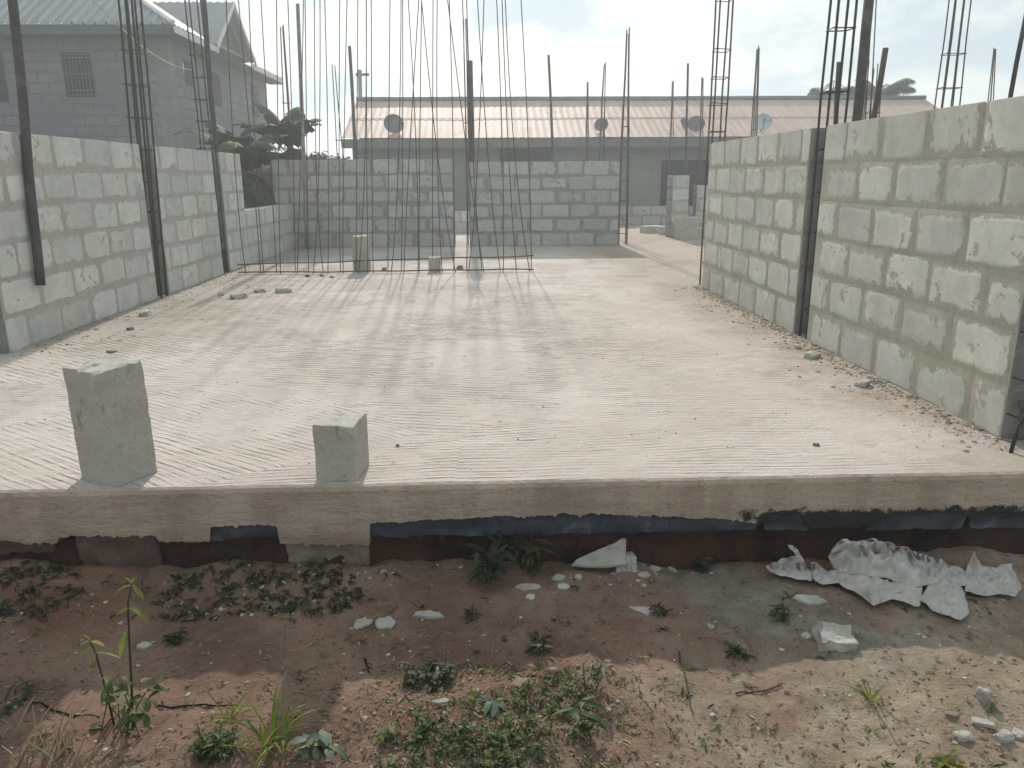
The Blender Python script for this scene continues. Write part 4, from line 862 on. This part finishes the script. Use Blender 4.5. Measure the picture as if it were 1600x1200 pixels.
# ------------------------------------------------------------------ countable stones and shards
def stone(label, px, py, s, mat='stone', sz=(1, 1, 0.6), on='g', seed=0, name='stone', cat='stone', amp=0.35, z=None, group='stones and shards lying about'):
    rng = random.Random(seed or int(px * 7 + py)); c = G(px, py) if on == 'g' else PZ(px, py); mb = MB(); c = c + Vector((0, s * 0.5, s * sz[2] * 0.35)); rock(mb, c, s, rng, sz, amp, 2)
    return tag(mb.build(name, M[mat]), label, cat, group)
def shard(label, px, py, w, d, t, mat='stone_w', rz=0.0, tilt=0.0, seed=1, name='mortar_shard', lift=0.0, pts=None, on='g'):
    rng = random.Random(seed); c = G(px, py) if on == 'g' else PZ(px, py); n = 13; mb = MB(); rot = Matrix.Rotation(rz, 3, 'Z') @ Matrix.Rotation(tilt, 3, 'X')
    out = pts or [((0.5 + 0.14 * rng.uniform(-1, 1)) * w * math.cos(6.283 * i / n), (0.5 + 0.14 * rng.uniform(-1, 1)) * d * math.sin(6.283 * i / n)) for i in range(n)]
    n = len(out); b = len(mb.v)
    for (k, zz) in ((0.93, 0), (1, t * 0.35), (0.98, t * 0.75), (0.86, t)):
        for (x, y) in out: mb.v.append(c + rot @ Vector((x * k, y * k, zz + 0.15 * t * nz(x * 30, y * 30, seed))) + Vector((0, 0, lift)))
    for r in range(3):
        for i in range(n): mb.face([b + r * n + i, b + r * n + (i + 1) % n, b + (r + 1) * n + (i + 1) % n, b + (r + 1) * n + i])
    mb.face([b + 3 * n + i for i in range(n)]); mb.face([b + i for i in range(n)][::-1])
    return tag(mb.build(name, M[mat]), label, 'shard', 'stones and shards lying about')
shard('pale shard leaning on its twin, left one of the touching pair', 566, 976, 0.07, 0.05, 0.012, rz=0.6, tilt=0.3, seed=2)
shard('broad pale shard, right one of the touching pair', 604, 976, 0.08, 0.06, 0.014, rz=-0.2, tilt=0.25, seed=3)
shard('long narrow pale shard right of the touching pair', 668, 964, 0.125, 0.034, 0.018, rz=-0.12, tilt=0.15, seed=4)
shard('flat pale shard left of the cut grey block, before the round weed', 824, 920, 0.10, 0.04, 0.012, rz=-0.05, tilt=0.2, seed=5)
shard('small pale shard between the flat shard and the leaning concrete shard', 873, 905, 0.055, 0.035, 0.012, rz=0.3, tilt=0.3, seed=6)
shard('small grey shard below the leaning concrete shard', 880, 918, 0.055, 0.04, 0.01, 'stone', rz=-0.4, tilt=0.2, seed=7)
shard('pale flake just right of the small grey shard', 903, 903, 0.04, 0.03, 0.012, rz=0.8, tilt=0.4, seed=8)
shard('little chip under the flat pale shard', 829, 934, 0.04, 0.03, 0.01, 'stone', rz=0.4, tilt=0.3, seed=9)
shard('pale chip nearest below the cut grey block', 1006, 900, 0.045, 0.035, 0.012, rz=0.2, tilt=0.3, seed=10)
shard('pale flat chip right of the cut grey block', 1022, 890, 0.055, 0.03, 0.01, rz=-0.3, tilt=0.3, seed=11)
shard('upright pale chip farthest right of the cut grey block', 1050, 892, 0.03, 0.04, 0.012, rz=1.2, tilt=0.4, seed=12)
shard('flat white chip in front of the small green footing weed', 1097, 886, 0.06, 0.03, 0.012, rz=0.0, tilt=0.2, seed=13)
shard('white stone chip lying on the dark weed patch', 690, 1051, 0.05, 0.04, 0.016, rz=0.4, tilt=0.3, seed=14)
shard('small pale chip on the red soil right of the tall weed', 226, 1013, 0.05, 0.034, 0.018, rz=0.1, tilt=0.2, seed=15)
shard('pale flat chip amid the weed tangle', 690, 1098, 0.055, 0.02, 0.010, rz=0.1, tilt=0.1, seed=16)
p = G(935, 868)
shard('large triangular concrete shard leaning against the footing', 938, 893, 0.24, 0.1, 0.022, 'stone_w', rz=0.03, tilt=rad(52), seed=17, pts=[(-0.125, -0.025), (-0.06, -0.035), (0.02, -0.038), (0.10, -0.03), (0.105, 0.03), (0.112, 0.078), (0.095, 0.082), (0.06, 0.062), (0.01, 0.045), (-0.05, 0.022), (-0.10, 0.002)], lift=0.055)
loose_block('cut grey block half sunk in the soil under the leaning shard', G(978, 892) + Vector((0, 0.03, -0.02)), (0.085, 0.075, 0.075), rad(4), 31, tilt=(rad(-8), 0), group='blocks sunk in the soil')
loose_block('flush grey paving piece in the bare red soil', G(1005, 958) + Vector((0, 0, -0.045)), (0.13, 0.08, 0.05), rad(-3), 32, group='blocks sunk in the soil')
loose_block('half buried grey block below the torn sacks', G(1310, 1012) + Vector((0, 0.045, -0.055)), (0.125, 0.11, 0.09), rad(-8), 33, M['stone'], tilt=(rad(8), rad(4)), group='blocks sunk in the soil', rough=3)
shard('flat grey mortar slab between the torn sacks and the half buried block', 1262, 940, 0.13, 0.05, 0.018, 'stone', rz=-0.35, tilt=0.2, seed=19)
stone('grey lump beside the half buried block', 1262, 998, 0.018, 'stone', seed=1)
stone('brown stone with a pale top among the weeds', 812, 1082, 0.034, 'stone_b', (1.2, 0.9, 0.7))
stone('pinkish stone behind the brown stone', 865, 1052, 0.018, 'stone_b')
stone('pale upright stone on the sunlit soil at right', 1541, 1098, 0.032, 'stone_w', (0.6, 0.8, 1.0))
stone('flat pink stone left of the pale upright stone', 1490, 1122, 0.02, 'stone_b', (1.2, 0.8, 0.5))
stone('grey stone at the lower right, left one of the corner group', 1508, 1158, 0.026, 'stone', (1.2, 0.8, 0.6))
stone('pale stone at the lower right, middle one of the corner group', 1572, 1160, 0.026, 'stone_w', (1.1, 0.8, 0.7))
stone('pale stone at the right picture edge by the corner group', 1594, 1156, 0.022, 'stone_w', (1, 0.8, 0.7))
stone('flat pale stone above the corner group', 1540, 1136, 0.028, 'stone_w', (1.3, 0.7, 0.35))
stone('small cube like pebble on the bare soil right of the paving piece', 1112, 982, 0.013, 'stone_w')
stone('small brown pebble above the bare sunlit soil', 950, 1038, 0.014, 'stone_b')
for (lab, px, py, s, sz, mt) in (
    ('largest grey lump in the rubble trail on the slab, nearest the camera', 372, 467, 0.085, (1.25, 0.8, 0.5), 'stone'),
    ('brown grey lump in the rubble trail, right behind the largest lump', 405, 457, 0.062, (1.2, 0.8, 0.6), 'stone'),
    ('wide grey lump at the right end of the rubble trail', 442, 458, 0.075, (1.4, 0.8, 0.55), 'stone'),
    ('small sandy lump at the left end of the rubble trail', 345, 462, 0.035, (1, 1, 0.9), 'stone'),
    ('little brown stone by the rebar feet, left one', 480, 433, 0.030, (1, 1, 0.8), 'stone_b'),
    ('little brown stone by the rebar feet, middle one', 503, 432, 0.028, (1, 1, 0.7), 'stone_b'),
    ('little flat stone by the rebar feet, nearest the upright block', 518, 434, 0.030, (1.2, 1, 0.6), 'stone_b'),
    ('tiny stone behind the rebar row left of the cube block', 600, 422, 0.035, (1, 1, 0.8), 'stone_b'),
    ('round pinkish stone between the rebar feet right of the cube block', 718, 421, 0.048, (1, 1, 0.95), 'stone_b'),
    ('crumbled grey lump at the foot of the left wall before the rebar bundle', 224, 493, 0.065, (1.5, 0.8, 0.55), 'stone'),
    ('dark lump against the left wall behind the crumbled lump', 195, 479, 0.03, (1, 1, 0.8), 'stone'),
    ('white paper like scrap stone at the foot of the left wall', 134, 506, 0.04, (1.3, 0.8, 0.6), 'stone_w'),
    ('small brown stone on the slab before the left wall', 202, 516, 0.028, (1, 1, 0.7), 'stone_b'),
    ('flat brown chip on the slab behind the tall chipped block', 172, 551, 0.032, (1.4, 0.9, 0.35), 'stone_b'),
    ('grey lump at the foot of the right wall by the rebar column', 1272, 560, 0.052, (1.3, 0.9, 0.6), 'stone'),
    ('smaller grey lump left of the rebar column foot', 1247, 545, 0.034, (1.2, 0.9, 0.6), 'stone'),
    ('grey lump at the foot of the near right wall', 1352, 604, 0.046, (1.4, 0.9, 0.6), 'stone'),
    ('tiny dark pebble on the slab right of the short half block', 621, 698, 0.010, (1, 1, 0.9), 'stone_b'),
    ('dark crumb on the slab above the slab edge at right', 1276, 697, 0.013, (1.3, 1, 0.7), 'stone_b')):
    stone(lab, px, py, s, mt, sz, 's')

# ------------------------------------------------------------------ torn cement sacks
from mathutils.geometry import delaunay_2d_cdt
def sack(label, out, mat, seed, hgt=0.05, step=11,  bulge=0.0, lift=0.012, name='torn_sack'):
    """creased paper: an outline in crop pixels, jittered creases inside, flat facets"""
    rng = random.Random(seed); P = [Vector((1180 + x * 0.2625, 830 + y * 0.2625)) for x, y in out]; n = len(P); fine = []; ce = sum(P, Vector((0, 0))) / n; P = [ce + (p - ce) * 1.1 for p in P]
    for i in range(n):
        a, b = P[i], P[(i + 1) % n]; k = max(1, int((b - a).length / step))
        for q in range(k): p = a.lerp(b, q / k); fine.append(p + Vector((rng.uniform(-1, 1), rng.uniform(-1, 1))) * (1.3 if q else 0.3))
    def inside(p):
        c = False
        for i in range(len(fine)):
            a, b = fine[i], fine[i - 1]
            if (a.y > p.y) != (b.y > p.y) and p.x < (b.x - a.x) * (p.y - a.y) / (b.y - a.y) + a.x: c = not c
        return c
    def edge(p): return min((p - q).length for q in fine)
    xs = [p.x for p in P]; ys = [p.y for p in P]; ins = []; y = min(ys)
    while y < max(ys):
        x = min(xs)
        while x < max(xs):
            p = Vector((x + rng.uniform(-.45, .45) * step, y + rng.uniform(-.45, .45) * step * 0.6))
            if inside(p) and edge(p) > step * 0.45: ins.append(p)
            x += step
        y += step * 0.6
    allp = fine + ins; V, E_, F, *_ = delaunay_2d_cdt(allp, [(i, (i + 1) % len(fine)) for i in range(len(fine))], [], 1, 1e-4)
    mb = MB(); a1, a2 = rng.random() * 3, rng.random() * 3
    for v in V:
        e = min(1, edge(v) / 16); g = G(v.x, v.y + 6)
        if g.y > 2.80: q = PY(v.x, v.y, 2.80 - 0.05 * rng.random()); g = Vector((q.x, q.y, max(q.z, gz(q.x, q.y))))
        f = abs(((v.x * math.cos(a1) + v.y * 1.6 * math.sin(a1)) / 34 + 0.5 * nz(v.x / 30, v.y / 20, seed)) % 1 - 0.5) * 2; f2 = abs(((v.x * math.cos(a2) + v.y * 1.6 * math.sin(a2)) / 21 + 0.4 * nz(v.x / 25, v.y / 20, seed + 4)) % 1 - 0.5) * 2
        z = lift + 0.010 * rng.random() + 0.5 * hgt * (0.25 + 0.75 * e) * (0.65 * f + 0.4 * f2 + 0.42 * rng.random()) + bulge * e
        mb.v.append((g.x, g.y - 0.4 * z, g.z + z))
    for f in F: mb.face(list(f))
    o = mb.build(name, mat, smooth=True); ca = o.data.attributes.new('crease_edge', 'FLOAT', 'EDGE'); cv = [rng.choice((0.15, 0.5, 0.8, 1.0)) for _ in o.data.edges]; ca.data.foreach_set('value', cv)
    ss = o.modifiers.new('soft', 'SUBSURF'); ss.levels = ss.render_levels = 2; sm = o.modifiers.new('thick', 'SOLIDIFY'); sm.thickness = 0.002
    return tag(o, label, 'sack', 'torn cement sacks under the slab edge')
sack('flat torn sack piece at the left end of the torn sacks', [(60, 230), (110, 205), (230, 175), (190, 110), (240, 140), (280, 200), (330, 260), (320, 290), (260, 285), (150, 265)], M['sack'], 46, 0.035, 7)
sack('small folded sack piece between the left scrap and the big sack', [(330, 210), (360, 215), (400, 235), (480, 245), (560, 255), (480, 305), (400, 310), (345, 290)], M['sack'], 47, 0.05, 7)
sack('wrinkled dusty sack strip behind the pointed sack', [(760, 95), (900, 130), (1000, 165), (1180, 215), (1300, 300), (1200, 320), (1100, 290), (1000, 270), (920, 200)], M['sack_in'], 44, 0.05, 6)
sack('big crumpled pale sack heaped in the middle of the torn sacks', [(450, 180), (500, 100), (560, 95), (680, 85), (720, 95), (860, 150), (910, 215), (960, 230), (1000, 310), (900, 330), (760, 270), (650, 260), (560, 255), (490, 230)], M['sack'], 41, 0.055, 9, 0.03)
sack('folded sack flap hanging toward the camera below the big crumpled sack', [(500, 310), (560, 275), (690, 275), (790, 310), (830, 290), (960, 330), (950, 445), (860, 420), (800, 400), (700, 435), (640, 385)], M['sack'], 42, 0.045, 8)
sack('pointed pale sack reaching nearest to the camera', [(1030, 320), (1000, 280), (1130, 285), (1200, 320), (1220, 370), (1250, 480), (1200, 520), (1050, 460), (980, 410)], M['sack'], 43, 0.05, 9)
sack('grey sack scrap at the right end of the torn sacks', [(1260, 220), (1300, 160), (1340, 210), (1420, 220), (1500, 200), (1560, 330), (1520, 380), (1440, 360), (1370, 375), (1250, 350)], M['sack'], 45, 0.045, 8)

# banana plants beyond the window gap
def banana(label, base, h, n, seed, dry=6, L=1.7, leafmat='banana'):
    rng = random.Random(seed); base = Vector(base); root = thing('banana_plant', label, 'banana plant', base, 'banana plants beyond the left wall')
    mb = MB(); top = base + Vector((rng.uniform(-.1, .1), 0, h)); mb.tube([base, base.lerp(top, 0.5) + Vector((0.03, 0, 0)), top], 0.11, 10, r1=0.06); mb.build('trunk', M['bstem'], root, True)
    def bl(mb, a, up, L, W, droop):
        d = Vector((math.cos(a), math.sin(a), up)).normalized(); p = top - Vector((0, 0, 0.1)); seg = 16; mid = []
        for k in range(seg + 1):
            mid.append((p.copy(), d.copy())); d = (d + Vector((0, 0, -droop * (0.3 + 1.4 * k / seg) / seg))).normalized(); p = p + d * (L / seg)
        mb.tube([q for q, _ in mid], 0.018, 5, r1=0.004)
        mb.ct = (rng.uniform(0.7, 1.25),) * 3
        for s in (-1, 1):
            k = 2
            while k < seg:
                e = min(seg, k + rng.randint(2, 4)); dr = rng.uniform(0.1, 0.6); rows = []
                for j in range(k, e + 1):
                    q, dd = mid[j]; f = j / seg; side = dd.cross(Vector((0, 0, 1))).normalized() * s; w = W * math.sin(math.pi * (0.12 + 0.86 * f)) ** 0.6
                    rows.append([q, q + side * w * 0.55 + Vector((0, 0, -0.12 * w * dr * 2)), q + side * w * (0.85 if rng.random() < 0.5 else 1.0) + Vector((0, 0, -w * dr)) + dd * 0.04])
                mb.grid(rows); k = e if rng.random() < 0.6 else e
        mb.ct = 1.0
    mb = MB()
    for i in range(n): bl(mb, 6.283 * i / n + rng.uniform(-.3, .3), rng.uniform(0.7, 3.0), L * rng.uniform(0.7, 1.1), 0.24, rng.uniform(1.3, 2.4))
    mb.build('crown', M[leafmat], root, True)
    mb = MB()
    for i in range(dry): bl(mb, 6.283 * i / max(dry, 1) + rng.uniform(-.5, .5), rng.uniform(-0.6, 0.1), L * rng.uniform(0.6, 0.9), 0.22, 3.2)
    if dry: mb.build('dry_leaves', M['banana_dry'], root, True)
    return root
banana('banana plant with the highest dark leaves above the back corner', (-3.55, 15.0, -0.4), 2.2, 10, 4, 7, 1.05)
banana('banana plant filling the unfinished window gap', (-4.2, 13.9, -0.4), 1.75, 10, 6, 12, 1.3)
banana('banana plant in front of the grey house, left of the window gap', (-4.55, 14.8, -0.4), 1.8, 6, 9, 3, 0.9)
def bush(label, c, r, n, seed, mat='bush', L=0.2, name='bush', trunk=True, cat='bush', group='bushes behind the back wall'):
    rng = random.Random(seed); c = Vector(c); root = thing(name, label, cat, (c.x, c.y, -0.4), group); mb = MB(); st = MB()
    cl = [(c + Vector((rng.uniform(-1, 1) * r[0] * .7, rng.uniform(-1, 1) * r[1] * .7, rng.uniform(-1, 1) * r[2] * .7)), rng.uniform(0.3, 0.55)) for _ in range(16)]
    for (q, s) in cl: st.tube([(c.x, c.y, -0.4), (q.x * 0.4 + c.x * 0.6, q.y * 0.4 + c.y * 0.6, q.z * 0.6 - 0.1), q], 0.03, 5, r1=0.008)
    for k in range(n):
        q, s = rng.choice(cl); v = Vector((rng.gauss(0, 1), rng.gauss(0, 1), rng.gauss(0, 1))).normalized() * rng.random() ** 0.4
        p = q + Vector((v.x * r[0], v.y * r[1], v.z * r[2])) * s; leaf(mb, p, rdir(rng, rng.uniform(-0.5, 0.9)), L * rng.uniform(0.6, 1.3), L * 0.45, 0.8, rng, 3, 0.3)
    mb.build('crown', M[mat], root, True); st.build('trunk', M['bark'], root)
    return root
bush('dark bush filling the gap left of the pink roofed house', (-4.6, 21, 0.9), (1.3, 0.8, 1.0), 2600, 5)
bush('lower dark bush beside the grey house wall', (-6.0, 20.5, 0.7), (1.1, 0.8, 1.0), 1800, 6)
# palm crown behind the roof at right
def palm(label, c, h, seed, n=22, L=2.0):
    rng = random.Random(seed); root = thing('palm_tree', label, 'palm tree', c, 'palms behind the pink roof'); c = Vector(c); top = c + Vector((0, 0, h)); mb = MB(); mb.tube([c, top], 0.2, 8, r1=0.13); mb.build('trunk', M['bark'], root, True)
    mb = MB()
    for i in range(n):
        a = 6.283 * i / n + rng.uniform(-.2, .2); d = Vector((math.cos(a), math.sin(a), rng.uniform(0.0, 1.8))).normalized(); p = top.copy(); pts = []
        for k in range(13): pts.append((p.copy(), d.copy())); d = (d + Vector((0, 0, -1.15 / 13))).normalized(); p = p + d * L / 13
        mb.tube([q for q, _ in pts], 0.02, 4, r1=0.006)
        for k in range(1, 13):
            for s in (-1, 1):
                for e in (0.0, 0.5):
                    q, dd = pts[k]; q = q + dd * (L / 13) * e; side = dd.cross(Vector((0, 0, 1))).normalized() * s
                    leaf(mb, q, side + dd * 0.6 + Vector((0, 0, -0.35)), 0.42 * math.sin(math.pi * (0.1 + 0.85 * k / 13)) + 0.1, 0.05, 0.5, rng, 2, 0.1)
    mb.build('crown', M['palm'], root, True)
    return root
q = PY(1375, 165, 29); palm('broad dark palm crown behind the pink roof, right of the thick pole', (q.x, 29, -0.4), q.z + 0.68, 3, 34, 1.2)
q = PY(1300, 160, 29.5); palm('smaller palm crown behind the pink roof, left of the thick pole', (q.x, 29.5, -0.4), q.z + 0.6, 5, 13, 0.9)

mb = MB(); mb.box((XS[0] - 5, -110, -1.6), (XS[-1] + 5, YS[-1] + 5, 9.5))
hm = bpy.data.materials.new('flare_haze'); hm.use_nodes = True; hn = hm.node_tree; hn.nodes.clear()
ho = hn.nodes.new('ShaderNodeOutputMaterial'); hv = hn.nodes.new('ShaderNodeVolumePrincipled'); hv.inputs['Color'].default_value = (0.86, 0.94, 1.0, 1); hv.inputs['Density'].default_value = FLARE_HAZE; hv.inputs['Anisotropy'].default_value = 0.5
hn.links.new(hv.outputs[0], ho.inputs['Volume'])
tag(mb.build('flare_haze', hm), kind='stuff')  # even volume added to give the milky veil of lens flare
# ------------------------------------------------------------------ sky, sun
SE, SA = 32.0, -1.5                                # elevation, azimuth from +Y (to the right)
wd = bpy.data.worlds.new('World'); scn.world = wd; wd.use_nodes = True; nt = wd.node_tree; bg = nt.nodes['Background']
sky = nt.nodes.new('ShaderNodeTexSky'); sky.sky_type = 'NISHITA'; sky.sun_disc = False; sky.sun_elevation = rad(SE); sky.sun_rotation = rad(SA)
sky.air_density = 1.0; sky.dust_density = 3.0; sky.ozone_density = 1.0
tc = nt.nodes.new('ShaderNodeTexCoord'); mp = nt.nodes.new('ShaderNodeMapping'); mp.inputs['Scale'].default_value = (1, 1, 2.2); mp.inputs['Location'].default_value = (0.3, 0.0, 0.4); nt.links.new(tc.outputs['Generated'], mp.inputs[0])
ns = nt.nodes.new('ShaderNodeTexNoise'); ns.inputs['Scale'].default_value = 5.5; ns.inputs['Detail'].default_value = 7; ns.inputs['Roughness'].default_value = 0.55; nt.links.new(mp.outputs[0], ns.inputs[0])
mr_ = nt.nodes.new('ShaderNodeMapRange'); mr_.interpolation_type = 'SMOOTHSTEP'; nt.links.new(ns.outputs[0], mr_.inputs[0]); mr_.inputs[1].default_value = 0.47; mr_.inputs[2].default_value = 0.64; mr_.inputs[3].default_value = 0.0; mr_.inputs[4].default_value = 0.85
veil = nt.nodes.new('ShaderNodeMix'); veil.data_type = 'RGBA'; veil.inputs[0].default_value = 0.94; nt.links.new(sky.outputs[0], veil.inputs[6]); veil.inputs[7].default_value = (4.95, 5.45, 5.3, 1)
cl = nt.nodes.new('ShaderNodeMix'); cl.data_type = 'RGBA'; nt.links.new(mr_.outputs[0], cl.inputs[0]); nt.links.new(veil.outputs[2], cl.inputs[6]); cl.inputs[7].default_value = (3.3, 4.15, 4.6, 1)
nt.links.new(cl.outputs[2], bg.inputs[0]); bg.inputs[1].default_value = 0.135
sd = bpy.data.lights.new('sun', 'SUN'); sd.energy = 3.7; sd.angle = rad(1.1); sd.color = (1.0, 0.91, 0.81); so = bpy.data.objects.new('sun', sd); col.objects.link(so)
dv = Vector((math.sin(rad(SA)) * math.cos(rad(SE)), math.cos(rad(SA)) * math.cos(rad(SE)), math.sin(rad(SE))))
so.rotation_euler = (-dv).to_track_quat('-Z', 'Y').to_euler(); so.location = dv * 50
scn.view_settings.view_transform = 'Standard'; scn.view_settings.look = 'None'; scn.view_settings.gamma = 1.0; scn.view_settings.use_curve_mapping = False
scn.view_settings.exposure = 0.27
scn.cycles.max_bounces = 8; scn.cycles.diffuse_bounces = 4
